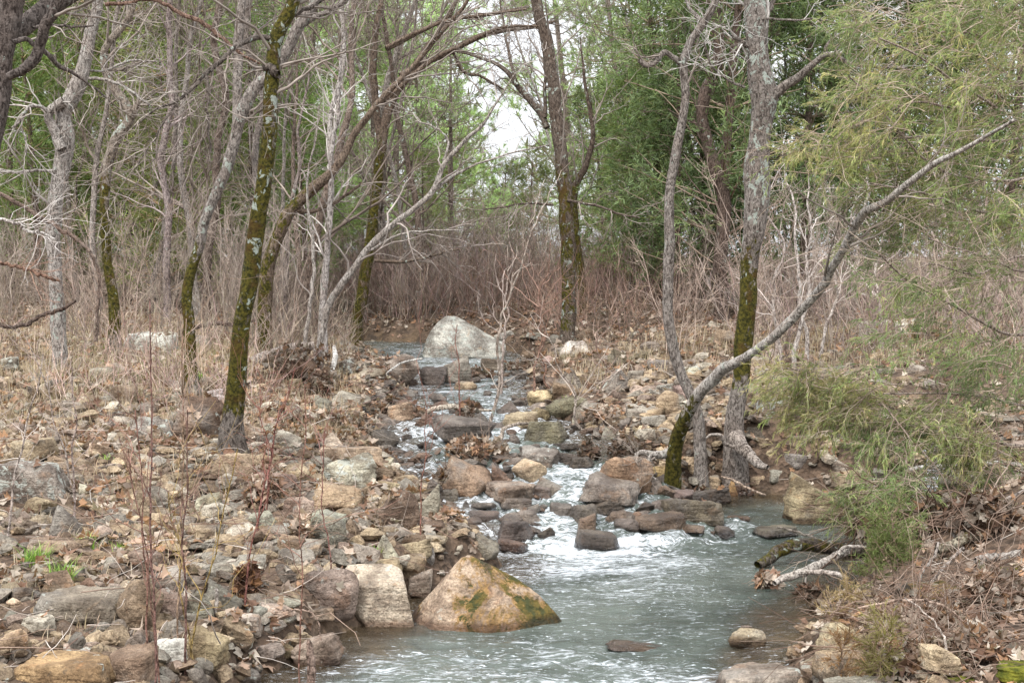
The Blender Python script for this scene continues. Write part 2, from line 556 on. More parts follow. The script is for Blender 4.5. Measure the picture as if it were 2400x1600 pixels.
def water_material():
    t = NT('creek_water')
    p = t.pos()
    foam = t.attr('foam', 'Fac')
    dep = t.attr('depth', 'Fac')
    # streaks drawn out along the current
    w1 = t.noise(p, .8, 3)
    q = t.vadd(t.vscale(p, (2.2, 9.5, 3)), t.vscale(w1, (1.5, 7.0, 0)))
    st = t.noise(q, 1.5, 8, .68, .6)
    fine = t.noise(t.vscale(p, (14, 42, 14)), 1.0, 5, .7, .5)
    fleck = t.noise(t.vscale(t.vadd(p, t.vscale(w1, (.8, .3, 0))), (16, 60, 10)), 1.0, 3, .6, .8)
    big = t.noise(q, .55, 3, .6, .4)
    both = t.math('ADD', t.math('MULTIPLY', st, .40), t.math('MULTIPLY', fine, .45))
    both = t.math('ADD', both, t.math('MULTIPLY', big, .15))
    both = t.math('ADD', t.math('MULTIPLY', both, 1.7), -.35)
    both = t.math('ADD', both, t.math('MULTIPLY', foam, .225))
    ff = t.ramp(both, .56, .90, 0, .95)
    fk = t.ramp(t.math('ADD', fleck, t.math('MULTIPLY', t.math('ADD', foam, big), .16)), .735, .80, 0, .8)
    ff = t.math('MAXIMUM', ff, fk)
    deep = t.mix(t.ramp(t.noise(p, .9, 4), .38, .64), (.042, .054, .044), (.098, .114, .096))
    shallow = t.mix(t.noise(p, 3, 3), (.085, .058, .035), (.16, .115, .07))
    c = t.mix(t.ramp(dep, .06, .24), shallow, deep)
    c = t.mix(ff, c, (.68, .71, .74))
    rip = t.math('ADD', t.noise(t.vscale(p, (5, 15, 8)), 1.0, 6, .6, .5), t.math('MULTIPLY', fine, .5))
    rip = t.math('ADD', rip, t.math('MULTIPLY', ff, .3))
    nm = t.bump(rip, .42, .035)
    b = t.bsdf(c, t.math('ADD', t.math('MULTIPLY', ff, .45), .07), nm, .5)
    b.inputs['IOR'].default_value = 1.33
    gl = t.n('ShaderNodeBsdfTransparent')
    t.set(gl.inputs['Color'], (.84, .85, .79))
    # thin edges of the water let the bed show
    fac = t.math('MULTIPLY', t.ramp(dep, .02, .34, .80, .08), t.math('SUBTRACT', 1., ff), clamp=True)
    ms = t.n('ShaderNodeMixShader')
    t.set(ms.inputs[0], fac)
    t.t.links.new(b.outputs[0], ms.inputs[1]); t.t.links.new(gl.outputs[0], ms.inputs[2])
    gs = t.n('ShaderNodeBsdfGlossy')
    gs.inputs['Roughness'].default_value = .06
    t.set(gs.inputs['Normal'], nm)
    fr = t.n('ShaderNodeFresnel'); fr.inputs['IOR'].default_value = 1.33
    t.set(fr.inputs['Normal'], nm)
    m2 = t.n('ShaderNodeMixShader')
    t.set(m2.inputs[0], t.math('MULTIPLY', fr.outputs[0], fac))
    t.t.links.new(ms.outputs[0], m2.inputs[1]); t.t.links.new(gs.outputs[0], m2.inputs[2])
    return t.out(m2)

M_GROUND = ground_material()
M_BARK = bark_material()
M_TWIG = twig_material()
M_LEAF = leaf_material('leaf_litter', .2, .15)
M_GREEN = leaf_material('needles', .35, .3)
M_GRASS = leaf_material('grass_blades', .3, .2)
M_WATER = water_material()

# ------------------------------------------------------------ ground and water
def axis(fine0, fine1, step, lo, hi, g=1.12):
    a = list(np.arange(fine0, fine1 + 1e-6, step))
    s = step
    while a[-1] < hi:
        s *= g
        a.append(a[-1] + s)
    s = step
    while a[0] > lo:
        s *= g
        a.insert(0, a[0] - s)
    return np.array(a)

gx = axis(-5.5, 6.0, .055, -320, 320)
gy = axis(6.0, 19.0, .055, -60, 620)
X, Y = np.meshgrid(gx, gy)
Z = ground_z(X, Y)
nx, ny = len(gx), len(gy)
idx = np.arange(nx * ny).reshape(ny, nx)
quads = np.stack([idx[:-1, :-1], idx[:-1, 1:], idx[1:, 1:], idx[1:, :-1]], -1).reshape(-1, 4)
bedv = sstep(-.22, .05, channel(X, Y)) * sstep(.02, -.06, Z - water_z(X, Y) - .03)
gr = mobj('ground', mesh_np('ground', np.stack([X, Y, Z], -1), quads, M_GROUND, attrs={'bed': bedv}), kind='structure')

def ripple(x, y):
    st = np.clip(np.abs(np.gradient(water_z(x, y), axis=0)) * 40, 0, 1) if x.ndim == 2 else 0
    calm = (fbm(P3(x * 3.2 + fbm(P3(x, y), 2, 8) * 2, y * 8.5), 4, 21) - .5) * .030
    rough_ = (fbm(P3(x * 7, y * 11), 4, 31) - .5)
    turb = sstep(10.1, 10.9, y) * sstep(18, 13.5, y) * (1 - sstep(1.3, 2.1, x)) + .8 * np.exp(-(((x - 1.75) / .35) ** 2 + ((y - 11.5) / .5) ** 2))
    front = np.exp(-((y - 7.6) / .5) ** 2) * sstep(2.2, 1.2, x) * .35
    turb = np.clip(turb + front, 0, 1)
    return calm + rough_ * .19 * turb, turb

wx = np.arange(-2.6, 5.0, .028)
wy = np.arange(5.6, 22.5, .03)
WX, WY = np.meshgrid(wx, wy)
WZ0 = water_z(WX, WY)
rp, turb = ripple(WX, WY)
WG = ground_z(WX, WY)
WZ = WZ0 + rp
dep = np.clip(WZ0 - WG, 0, 1)
slope = np.abs(np.gradient(WZ0, axis=0)) / .03
def blob(cx, cy, sx, sy, a=1., ang=0.):
    ca, sa = math.cos(ang), math.sin(ang)
    dx, dy = WX - cx, WY - cy
    u, v = dx * ca + dy * sa, -dx * sa + dy * ca
    return a * np.exp(-((u / sx) ** 2 + (v / sy) ** 2))
foam = (.02 + .42 * sstep(13, 15, WY) - .15 * sstep(18, 20, WY) + np.clip(slope * 1.6, 0, .42)
        + blob(.62, 12.1, .26, .65, .9, .2) + blob(.38, 11.3, .28, .6, .9) + blob(.55, 10.6, .6, .28, .95)
        + blob(.4, 9.9, 1.0, .45, .62) + blob(.9, 10.2, 1.3, .35, .34) + blob(-.38, 11.6, .5, .7, .95) + blob(.0, 12.4, .5, .6, .5) + blob(-.9, 12.9, .4, .8, .55)
        + blob(1.35, 10.9, .5, .2, .4) + blob(1.8, 11.45, .24, .45, .85, -.4) + blob(.9, 9.1, 1.0, .5, .36)
        + blob(.2, 7.5, 1.5, .5, .36, .12) + blob(.95, 7.2, .5, .2, .5, .25) + blob(-.6, 7.1, 1.0, .4, .30)
        + blob(-.6, 15, .9, 1.2, .25) + blob(-.35, 13.9, .8, .5, .5) + blob(-1.2, 19.5, 1, 1.5, .3) + blob(3.8, 12.7, .4, .8, .5) + blob(1.1, 8.2, .9, .3, .2))
tx = fbm(P3(WX * 5, WY * 8), 4, 77)
foam = np.clip(foam, 0, 1.1) + (tx - .5) * 1.1 * np.clip(foam, 0, 1)
foam = np.clip(foam, 0, 1.2) * (1 - .30 * sstep(10.8, 11.2, WY) * sstep(13.4, 12.9, WY))
foam = foam * (1 - .55 * blob(2.2, 8.2, .9, .8)) - .22 * blob(2.1, 9.3, .9, 1.0) - .12 * blob(2.5, 11.9, .8, .7)
ch = channel(WX, WY)
keep_v = (WG < WZ0 + .06) & (ch > -.25)
wi = np.arange(WX.size).reshape(WX.shape)
kq = keep_v[:-1, :-1] & keep_v[:-1, 1:] & keep_v[1:, 1:] & keep_v[1:, :-1]
wq = np.stack([wi[:-1, :-1], wi[:-1, 1:], wi[1:, 1:], wi[1:, :-1]], -1)[kq]
used = np.zeros(WX.size, bool)
used[wq.ravel()] = True
remap = np.cumsum(used) - 1
wv = np.stack([WX, WY, WZ], -1).reshape(-1, 3)[used]
mobj('creek_water', mesh_np('creek_water', wv, remap[wq], M_WATER,
     attrs={'foam': foam.ravel()[used], 'depth': dep.ravel()[used]}), kind='structure')

# ------------------------------------------------------------ rocks
import bmesh
_ico = {}
def ico(sub):
    if sub not in _ico:
        bm = bmesh.new()
        bmesh.ops.create_icosphere(bm, subdivisions=sub, radius=1.0)
        v = np.array([x.co[:] for x in bm.verts])
        f = np.array([[q.index for q in x.verts] for x in bm.faces])
        bm.free()
        _ico[sub] = (nrm(v), f)
    return _ico[sub]

def rock_shape(seed, kind, sub=4, planes=None, rough=1.0, cut=None):
    """unit rock: x, y in -.5..5, z in 0..1"""
    rs = np.random.RandomState(seed)
    u, f = ico(sub)
    N, D = [], []
    def pl(n, d, j=.12):
        n = np.array(n, float)
        n = n / np.linalg.norm(n)
        n = n + rs.normal(0, j, 3)
        N.append(n / np.linalg.norm(n)); D.append(d * (1 + rs.normal(0, .06)))
    p = 20
    if planes is not None:
        for n, d in planes:
            pl(n, d, .0)
        p = 34
    elif kind == 'B':
        for s in (-1, 1):
            pl((s, 0, .12), 1, .22); pl((0, s, .12), .8, .24); pl((0, 0, s), .66, .20)
        for _ in range(5):
            pl(rs.normal(0, 1, 3), rs.uniform(.80, 1.08))
        p = 40
    elif kind == 'S':
        for s in (-1, 1):
            pl((s, rs.normal(0, .3), .1), 1, .12); pl((rs.normal(0, .3), s, .1), .8, .12); pl((0, 0, s), .30, .06)
        for _ in range(3):
            a = rs.uniform(0, 6.28)
            pl((math.cos(a), math.sin(a), rs.uniform(0, .6)), rs.uniform(.8, .95))
        p = 40
    elif kind == 'R':
        for _ in range(16):
            pl(rs.normal(0, 1, 3), rs.uniform(.72, .95))
        p = 14
    elif kind == 'P':
        pl((0, 0, -1), .45, .02)
        n = rs.randint(3, 6)
        a0 = rs.uniform(0, 6.28)
        for i in range(n):
            a = a0 + i * 6.283 / n + rs.normal(0, .25)
            pl((math.cos(a), math.sin(a), rs.uniform(.45, .9)), rs.uniform(.5, .68), .05)
        pl((rs.normal(0, .3), rs.normal(0, .3), 1), .78, .1)
        p = 40
    elif kind == 'W':
        pl((0, 0, -1), .5, .02)
        a = rs.choice([-1, 1]) * rs.uniform(.5, .9)
        pl((a, -.15, 1), .42, .1)
        for s in (-1, 1):
            pl((s, 0, .1), .95, .15); pl((0, s, .15), .75, .15)
        for _ in range(3):
            pl(rs.normal(0, 1, 3), rs.uniform(.85, 1.0))
        p = 40
    N, D = np.array(N), np.array(D)
    dd = np.clip(u @ N.T, 1e-4, None) / D[None]
    r = (dd ** p).sum(1) ** (-1.0 / p)
    r = np.minimum(r, 2.0)
    v = u * r[:, None]
    off = rs.uniform(0, 50, 3)
    strat = (vnoise(np.stack([v[:, 2] * 7 + off[0], v[:, 0] * .5 + off[1], v[:, 1] * .5], -1), seed) - .5)
    disp = (fbm(v * 1.7 + off, 5, seed) - .5) * .30 + (fbm(v * 6 + off, 4, seed + 3) - .5) * .10
    chip = np.clip(vnoise(v * 2.6 + off, seed + 7) - .62, 0, 1) * -.45
    v = v * (1 + (disp + chip) * rough)[:, None]
    hor = u.copy(); hor[:, 2] = 0
    v = v + hor * (strat * .10 * rough)[:, None]
    if cut is not None:
        v = cut(v, seed)
    lo, hi = v.min(0), v.max(0)
    v = (v - lo) / (hi - lo)
    v[:, :2] -= .5
    return v, f

rock_protos = {}
for kind, cnt in (('B', 8), ('S', 8), ('R', 6), ('P', 5), ('W', 6)):
    L_ = []
    for i in range(cnt):
        v, f = rock_shape(100 + i * 7 + ord(kind), kind, 4)
        L_.append(mesh_np('rock_' + {'B': 'block', 'S': 'slab', 'R': 'round', 'P': 'peak', 'W': 'wedge'}[kind], v, f, M_ROCK))
    rock_protos[kind] = L_

RC = {'tan': (.335, .265, .185), 'grey': (.27, .25, .215), 'brown': (.225, .168, .12), 'pink': (.30, .235, .195), 'ochre': (.38, .265, .14),
      'dark': (.165, .138, .112), 'pale': (.44, .40, .335), 'rust': (.26, .18, .125), 'olive': (.23, .21, .145), 'purple': (.245, .215, .185),
      'sand': (.40, .32, .22), 'white': (.50, .49, .45)}
rrs = np.random.RandomState(77)
placed = []        # x, y, radius

def put_rock(me, x, y, z, w, d, h, yaw=0, tilt=(0, 0), color='tan', mat=None, name='rock', sink=.14):
    o = bpy.data.objects.new(name, me)
    c = np.array(RC[color]) * rrs.uniform(.88, 1.12) * (1 + rrs.normal(0, .03, 3))
    o.color = (*c, 1)
    o.scale = (w, d, h * (1 + sink))
    o.rotation_euler = (tilt[0], tilt[1], yaw)
    o.location = (x, y, z - h * sink)
    link(o)
    if mat is not None:
        o.material_slots[0].link = 'OBJECT'
        o.material_slots[0].material = mat
    return o

# x0, x1, y0, y1 in the photograph, shape, colour, wetness (d dry, w wet, l lichen, m moss), label
HAND = [
 (8, 250, 1532, 1625, 'S', 'ochre', 'd', 'big flat orange-tan slab at the very bottom left of the bank'),
 (61, 270, 1382, 1475, 'S', 'purple', 'd', 'broad flat purplish grey boulder left of the upright brown boulder'),
 (255, 362, 1356, 1488, 'R', 'brown', 'd', 'upright rounded brown boulder among the rubble behind the red saplings'),
 (357, 428, 1385, 1465, 'B', 'pink', 'd', 'pinkish block wedged right of the upright rounded brown boulder'),
 (423, 500, 1380, 1462, 'B', 'grey', 'l', 'upright grey stone with a white lichen spot behind the red saplings'),
 (469, 565, 1362, 1440, 'W', 'grey', 'd', 'grey leaning stone left of the hanging brown leaf clump'),
 (706, 830, 1347, 1472, 'R', 'pink', 'd', 'tall rounded pinkish brown boulder left of the white-topped cut block'),
 (661, 732, 1322, 1358, 'S', 'tan', 'd', 'small yellowish flat stone just above the tall rounded pinkish boulder'),
 (97, 187, 1185, 1264, 'W', 'grey', 'd', 'angular grey boulder with a sharp top near the left edge'),
 (-20, 155, 1075, 1190, 'B', 'grey', 'l', 'large grey ledge rock cut by the left edge of the photo'),
 (70, 152, 1112, 1172, 'W', 'pale', 'd', 'pale grey faceted stone leaning on the large grey ledge rock'),
 (51, 120, 1165, 1210, 'R', 'sand', 'd', 'tan rounded stone at the foot of the large grey ledge rock'),
 (38, 182, 1259, 1305, 'S', 'brown', 'd', 'long flat brown stone behind the green grass tufts'),
 (20, 124, 1030, 1092, 'S', 'tan', 'd', 'pale tan sloping stone behind the large grey ledge rock'),
 (284, 400, 978, 1033, 'B', 'grey', 'l', 'long rectangular grey block with a white end left of the mossy tree'),
 (403, 520, 935, 1038, 'R', 'brown', 'd', 'big brown boulder pressed against the foot of the main mossy tree'),
 (485, 524, 915, 955, 'B', 'white', 'l', 'small lichen-white stone perched behind the brown boulder by the mossy tree'),
 (393, 446, 912, 952, 'W', 'grey', 'd', 'grey stone just behind the brown boulder by the mossy tree'),
 (255, 313, 907, 955, 'R', 'brown', 'd', 'brown stone in the leaf litter left of the slim mossy tree'),
 (92, 155, 912, 940, 'S', 'brown', 'd', 'low brown stone in the leaf litter at far left'),
 (316, 370, 943, 986, 'R', 'brown', 'd', 'brown stone behind the long rectangular grey block'),
 (495, 595, 1065, 1120, 'B', 'tan', 'd', 'pale tan boulder in front of the main mossy tree'),
 (577, 650, 1196, 1246, 'B', 'grey', 'd', 'squared grey stone in the middle of the left bank rubble'),
 (452, 512, 1155, 1210, 'S', 'pale', 'l', 'grey stone with a bright white lichen patch in the left bank rubble'),
 (281, 354, 1150, 1215, 'P', 'tan', 'd', 'tan peaked stone in the middle left rubble'),
 (179, 237, 1135, 1169, 'W', 'pale', 'd', 'small pale wedge stone right of the pale grey faceted stone'),
 (201, 272, 1160, 1187, 'S', 'tan', 'd', 'thin tan slab right of the angular grey boulder'),
 (722, 850, 1132, 1212, 'B', 'tan', 'd', 'big light tan block on the left bank beside the upper rapids'),
 (714, 824, 1202, 1290, 'S', 'grey', 'd', 'broad grey-brown slab below the big light tan block'),
 (729, 890, 1048, 1102, 'S', 'tan', 'd', 'long flat brown boulder on the bank left of the rapids'),
 (762, 882, 1074, 1150, 'R', 'pale', 'l', 'pale rounded boulder above the big light tan block'),
 (235, 352, 1512, 1612, 'S', 'tan', 'd', 'tan-brown slab right of the orange-tan bottom slab'),
 (286, 350, 1477, 1532, 'W', 'brown', 'd', 'brown wedge stone below the upright rounded brown boulder'),
 (117, 206, 1452, 1500, 'W', 'brown', 'd', 'angular brown stone below the flat purplish boulder'),
 (38, 117, 1443, 1493, 'B', 'pale', 'd', 'pale blocky stone below the flat purplish boulder at left'),
 (-10, 54, 1475, 1548, 'R', 'tan', 'd', 'tan stone cut by the left edge above the orange slab'),
 (92, 150, 1498, 1534, 'R', 'brown', 'd', 'small brown stone between the pale blocky stone and orange slab'),
 (347, 431, 1505, 1572, 'S', 'white', 'd', 'whitish flat stone at the foot of the red saplings'),
 (378, 436, 1455, 1508, 'B', 'grey', 'd', 'grey stone just above the whitish flat stone'),
 (429, 524, 1474, 1560, 'B', 'tan', 'd', 'large tan-grey block right of the red saplings near the bottom'),
 (551, 610, 1455, 1502, 'S', 'pale', 'd', 'pale flat stone on the lower bank left of the leaning slabs'),
 (577, 662, 1518, 1560, 'S', 'grey', 'd', 'grey flat stone near the waterline at the bottom'),
 (638, 692, 1500, 1545, 'W', 'tan', 'd', 'small tan wedge above the grey flat stone by the water'),
 (689, 806, 1485, 1566, 'B', 'pink', 'd', 'pinkish block standing at the water edge behind the broken stub'),
 (577, 624, 1420, 1452, 'R', 'grey', 'd', 'small rounded grey stone below the hanging brown leaf clump'),
 (696, 778, 1430, 1466, 'S', 'brown', 'd', 'thin reddish brown slab below the tall rounded pinkish boulder'),
 (625, 700, 1400, 1430, 'S', 'grey', 'd', 'thin grey slab stacked left of the tall rounded pinkish boulder'),
 (615, 690, 1432, 1462, 'S', 'olive', 'd', 'lower thin slab stacked left of the tall rounded pinkish boulder'),
 (158, 232, 1352, 1386, 'P', 'rust', 'd', 'orange-brown peaked stone above the flat purplish boulder'),
 (-10, 68, 1364, 1404, 'S', 'brown', 'd', 'flat brown stone at the left edge below the grass tufts'),
 (10, 46, 1400, 1428, 'R', 'sand', 'd', 'small round tan stone at the left edge'),
 (434, 507, 1228, 1266, 'S', 'tan', 'd', 'flat tan stone above the long row of lower rubble'),
 (350, 385, 1238, 1277, 'W', 'grey', 'd', 'small steep grey stone right of the long flat brown stone'),
 (582, 635, 1243, 1282, 'R', 'brown', 'd', 'brown stone just below the squared grey stone'),
 (470, 540, 1318, 1362, 'R', 'grey', 'd', 'rounded grey stone above the grey leaning stone'),
 (300, 380, 1290, 1340, 'S', 'pink', 'd', 'broad pinkish slab above the upright rounded brown boulder'),
 (828, 942, 1308, 1350, 'S', 'sand', 'd', 'tan slab lying behind the white-topped cut block'),
 (946, 1006, 1338, 1404, 'B', 'pale', 'd', 'pale stone wedged between the cut block and the pointed boulder'),
 (948, 1026, 1135, 1226, 'W', 'purple', 'd', 'grey-purple slab leaning at the left edge of the rapids'),
 (892, 982, 1155, 1252, 'R', 'brown', 'd', 'rough brown boulder left of the leaning grey-purple slab'),
 (1040, 1154, 1074, 1166, 'B', 'brown', 'd', 'big faceted brown boulder in the middle of the creek below the leaf pile'),
 (1150, 1210, 1090, 1140, 'W', 'brown', 'd', 'brown stone touching the right side of the faceted mid-creek boulder'),
 (1206, 1284, 1076, 1130, 'R', 'tan', 'd', 'rounded tan boulder with a dark wet foot above the rapids'),
 (1223, 1312, 1048, 1100, 'B', 'grey', 'd', 'grey angular block behind the rounded tan boulder'),
 (1146, 1260, 1134, 1192, 'B', 'pink', 'd', 'flat-topped pinkish stone beside the main white chute'),
 (1257, 1330, 1119, 1160, 'W', 'grey', 'w', 'wet grey stone at the left of the white chute'),
 (1405, 1532, 1076, 1176, 'R', 'rust', 'd', 'big smooth reddish boulder right of the white chute'),
 (1364, 1496, 1114, 1198, 'B', 'pale', 'w', 'pale flat-topped wet rock with water sliding over it'),
 (1382, 1466, 1156, 1206, 'W', 'dark', 'w', 'dark wet rock in front of the pale flat-topped wet rock'),
 (1354, 1446, 1247, 1294, 'S', 'dark', 'w', 'dark slanting slab at the foot of the white chute'),
 (1496, 1606, 1196, 1254, 'S', 'rust', 'w', 'reddish sloping slab at the right of the rapids'),
 (1566, 1700, 1165, 1236, 'S', 'olive', 'w', 'green-grey slanted slab between the rapids and the back pool'),
 (1339, 1396, 1186, 1232, 'R', 'dark', 'w', 'small dark wet stone right of the white chute'),
 (1356, 1396, 1208, 1254, 'B', 'brown', 'w', 'small brown wet stone above the dark slanting slab'),
 (1165, 1250, 1220, 1274, 'B', 'dark', 'w', 'dark wet rock in the middle of the left rapids'),
 (1099, 1170, 1198, 1230, 'S', 'dark', 'w', 'long dark wet slab in the left rapids'),
 (1105, 1165, 1266, 1324, 'B', 'purple', 'w', 'purple-grey block just behind the tip of the pointed boulder'),
 (1175, 1240, 1170, 1206, 'S', 'grey', 'w', 'flat wet grey stone under the flat-topped pinkish stone'),
 (1210, 1266, 1195, 1236, 'B', 'grey', 'w', 'wet grey stone between the left rapids and the white chute'),
 (1170, 1232, 1262, 1292, 'S', 'brown', 'w', 'low brown wet stone where the rapids meet the pool'),
 (1019, 1149, 982, 1048, 'B', 'purple', 'w', 'dark squared boulder in the upper creek below the floating leaf ball'),
 (1040, 1100, 1012, 1044, 'R', 'pink', 'w', 'small rounded wet stone at the left foot of the dark squared boulder'),
 (1229, 1330, 987, 1044, 'B', 'olive', 'w', 'mossy dark boulder on the right side of the upper creek'),
 (1285, 1384, 930, 984, 'R', 'olive', 'd', 'rounded greenish tan boulder on the right bank of the upper creek'),
 (1344, 1394, 960, 1006, 'B', 'pale', 'd', 'pale layered stone in front of the rounded greenish tan boulder'),
 (1237, 1312, 917, 956, 'R', 'sand', 'd', 'sandy low boulder at the right edge of the upper creek'),
 (1288, 1372, 867, 920, 'P', 'grey', 'd', 'grey-brown peaked boulder on the far right bank of the creek'),
 (1402, 1496, 869, 922, 'P', 'purple', 'l', 'domed grey boulder spotted with pale lichen'),
 (1472, 1510, 872, 896, 'R', 'grey', 'd', 'small grey stone behind the domed lichen-spotted boulder'),
 (1038, 1108, 844, 900, 'B', 'grey', 'd', 'grey-tan boulder in the creek in front of the great pale boulder'),
 (1124, 1186, 842, 872, 'S', 'dark', 'd', 'dark flat rock across the upper creek below the pale boulder'),
 (1538, 1590, 922, 980, 'R', 'tan', 'd', 'egg-shaped tan boulder left of the slim curved tree'),
 (1410, 1458, 1004, 1042, 'B', 'grey', 'd', 'grey block at the water edge on the right bank'),
 (1484, 1537, 1002, 1037, 'R', 'sand', 'd', 'pale tan pebble-shaped rock below the layered flat stones'),
 (1502, 1565, 980, 1011, 'S', 'grey', 'd', 'long flat grey stone stacked on the right bank'),
 (1514, 1556, 958, 985, 'S', 'tan', 'd', 'small flat tan stone resting above the long flat grey stone'),
 (1530, 1572, 1092, 1123, 'R', 'ochre', 'd', 'rounded ochre stone under the foot of the leaning tree'),
 (1181, 1262, 968, 1008, 'S', 'tan', 'd', 'low tan stone left of the mossy dark boulder'),
 (1242, 1292, 958, 990, 'R', 'tan', 'd', 'tan stone behind the mossy dark boulder'),
 (910, 975, 945, 990, 'B', 'tan', 'd', 'squared tan boulder at the left edge of the upper creek'),
 (776, 866, 918, 956, 'B', 'grey', 'd', 'broad grey rock on the left bank behind the white snag'),
 (890, 985, 836, 900, 'R', 'purple', 'd', 'large rounded purplish boulder splitting the far creek'),
 (985, 1040, 862, 905, 'R', 'dark', 'w', 'dark wet boulder in the far creek right of the purplish boulder'),
 (730, 772, 932, 972, 'B', 'grey', 'd', 'grey stone at the left foot of the white snag'),
 (676, 706, 888, 912, 'B', 'tan', 'd', 'tan block below the uprooted stump'),
 (880, 940, 1127, 1160, 'S', 'tan', 'd', 'flat tan stone right of the big light tan block'),
 (979, 1048, 1224, 1256, 'B', 'brown', 'd', 'brown block on the shore left of the rapids'),
 (1000, 1032, 1128, 1180, 'R', 'dark', 'w', 'dark wet stone at the left foot of the faceted mid-creek boulder'),
 (1032, 1070, 1150, 1184, 'R', 'dark', 'w', 'small dark wet stone below the faceted mid-creek boulder'),
 (866, 930, 1010, 1060, 'R', 'dark', 'w', 'dark low stone in the water left of the dark squared boulder'),
 (872, 935, 1255, 1310, 'P', 'pale', 'd', 'pale pointed stone leaning above the tan slab'),
 (935, 1010, 1268, 1318, 'B', 'tan', 'd', 'tan block on the shore behind the pointed boulder'),
 (985, 1025, 1290, 1330, 'R', 'grey', 'd', 'small rounded grey stone left of the pointed boulder'),
 (1852, 2012, 1112, 1230, 'W', 'tan', 'd', 'big pitted tan boulder standing in the right side of the pool'),
 (1948, 2060, 1104, 1152, 'S', 'tan', 'd', 'tan sloping rock behind the big pitted tan boulder'),
 (1692, 1896, 1560, 1640, 'S', 'purple', 'd', 'long flat slab at the bottom edge of the pool'),
 (1921, 2062, 1458, 1534, 'W', 'sand', 'd', 'tan sloping boulder at the lower right water edge'),
 (1916, 2052, 1530, 1612, 'S', 'sand', 'd', 'tan boulder with a pale rim below the tan sloping boulder'),
 (1950, 2115, 1580, 1650, 'R', 'grey', 'd', 'grey rounded boulder at the bottom edge right of the pool'),
 (2029, 2068, 1492, 1530, 'R', 'tan', 'd', 'small tan stone right of the tan sloping boulder'),
 (1880, 1925, 1545, 1590, 'R', 'olive', 'd', 'small greenish stone between the bottom slab and pale-rimmed boulder'),
 (2131, 2295, 1362, 1408, 'B', 'grey', 'm', 'long grey slab half buried in the right bank leaf pile'),
 (1835, 1908, 1030, 1067, 'B', 'brown', 'd', 'brown block under the lower cedar sprays'),
 (1828, 1912, 1066, 1104, 'S', 'grey', 'd', 'broad flat stone under the lower cedar sprays'),
 (1955, 2012, 1072, 1108, 'W', 'purple', 'd', 'purplish angular stone on the right bank slope'),
 (1773, 1870, 950, 1008, 'B', 'brown', 'l', 'brown boulder with a white lichen edge behind the lower cedar sprays'),
 (1743, 1796, 1010, 1044, 'B', 'grey', 'd', 'squared grey stone right of the big lichen tree foot'),
 (1760, 1802, 1040, 1064, 'S', 'tan', 'd', 'flat stone below the squared grey stone'),
 (1790, 1826, 1050, 1074, 'W', 'tan', 'd', 'small peaked tan stone right of the twisted root'),
 (1688, 1732, 1080, 1120, 'B', 'ochre', 'd', 'bright ochre stone below the big lichen tree'),
 (1598, 1640, 1080, 1122, 'R', 'sand', 'd', 'upright oval tan stone below the leaning tree'),
 (1752, 1812, 1130, 1158, 'S', 'sand', 'd', 'cream flat stone at the back pool shore'),
 (1716, 1756, 1106, 1150, 'W', 'pink', 'd', 'pinkish upright slab at the back pool shore'),
 (1700, 1732, 1126, 1166, 'P', 'ochre', 'd', 'ochre triangular stone at the back pool waterline'),
 (1800, 1862, 1098, 1130, 'S', 'grey', 'd', 'grey flat stone on the slope above the pitted boulder'),
 (1620, 1712, 1142, 1186, 'B', 'purple', 'w', 'dark purplish stone at the left end of the back pool'),
 (1636, 1690, 1118, 1150, 'S', 'tan', 'd', 'long tan slab above the dark purplish stone'),
 (1685, 1726, 1044, 1078, 'W', 'brown', 'd', 'brown wedge caught under the root of the big lichen tree'),
 (1706, 1762, 1208, 1226, 'S', 'rust', 'w', 'small rusty stone breaking the surface of the back pool'),
 (2205, 2292, 1104, 1156, 'R', 'purple', 'd', 'grey boulder beside the side trickle at right'),
 (1160, 1208, 776, 800, 'B', 'white', 'l', 'lichen-white block at the right foot of the great pale boulder'),
 (1232, 1272, 782, 798, 'S', 'white', 'l', 'small white flat stone left of the tall centre tree'),
 (1312, 1384, 800, 834, 'B', 'white', 'l', 'white lichened rock at the foot of the tall centre tree'),
 (1350, 1400, 776, 806, 'R', 'brown', 'd', 'brown stone behind the white lichened rock'),
 (2034, 2152, 750, 806, 'S', 'white', 'm', 'whitish mossy rock behind the cedar branches at right'),
 (280, 404, 784, 834, 'S', 'white', 'l', 'flat pale rock in the dry grass left of the slim mossy tree'),
 (200, 262, 862, 890, 'S', 'grey', 'd', 'low grey rock in front of the flat pale rock'),
 (1520, 1580, 846, 868, 'S', 'grey', 'd', 'flat grey rock in the leaf litter behind the slim curved tree'),
 (1062, 1120, 896, 916, 'S', 'tan', 'd', 'low stone across the upper creek'),
 (1590, 1640, 1020, 1050, 'S', 'brown', 'd', 'brown flat stone behind the foot of the leaning tree'),
 (1455, 1500, 1040, 1072, 'R', 'tan', 'd', 'tan stone beside the dark root hollow'),
 (600, 690, 1106, 1150, 'S', 'pink', 'd', 'pinkish slab above the upper leaf clump'),
 (640, 712, 1258, 1300, 'S', 'brown', 'd', 'brown slab above the small yellowish flat stone'),
 (380, 446, 1325, 1360, 'S', 'tan', 'd', 'tan slab behind the pinkish block'),
 (560, 640, 985, 1030, 'W', 'tan', 'd', 'tan stone right of the foot of the main mossy tree'),
 (1290, 1340, 1180, 1216, 'S', 'grey', 'w', 'flat wet grey stone in the middle of the white chute'),
 (1262, 1300, 1235, 1262, 'B', 'dark', 'w', 'small dark stone splitting the chute above the pool'),
 (1440, 1510, 1218, 1256, 'R', 'purple', 'w', 'rounded wet stone washed over between the dark rocks and the reddish slab'),
 (1430, 1480, 1195, 1225, 'B', 'brown', 'w', 'brown wet stone below the dark wet rock'),
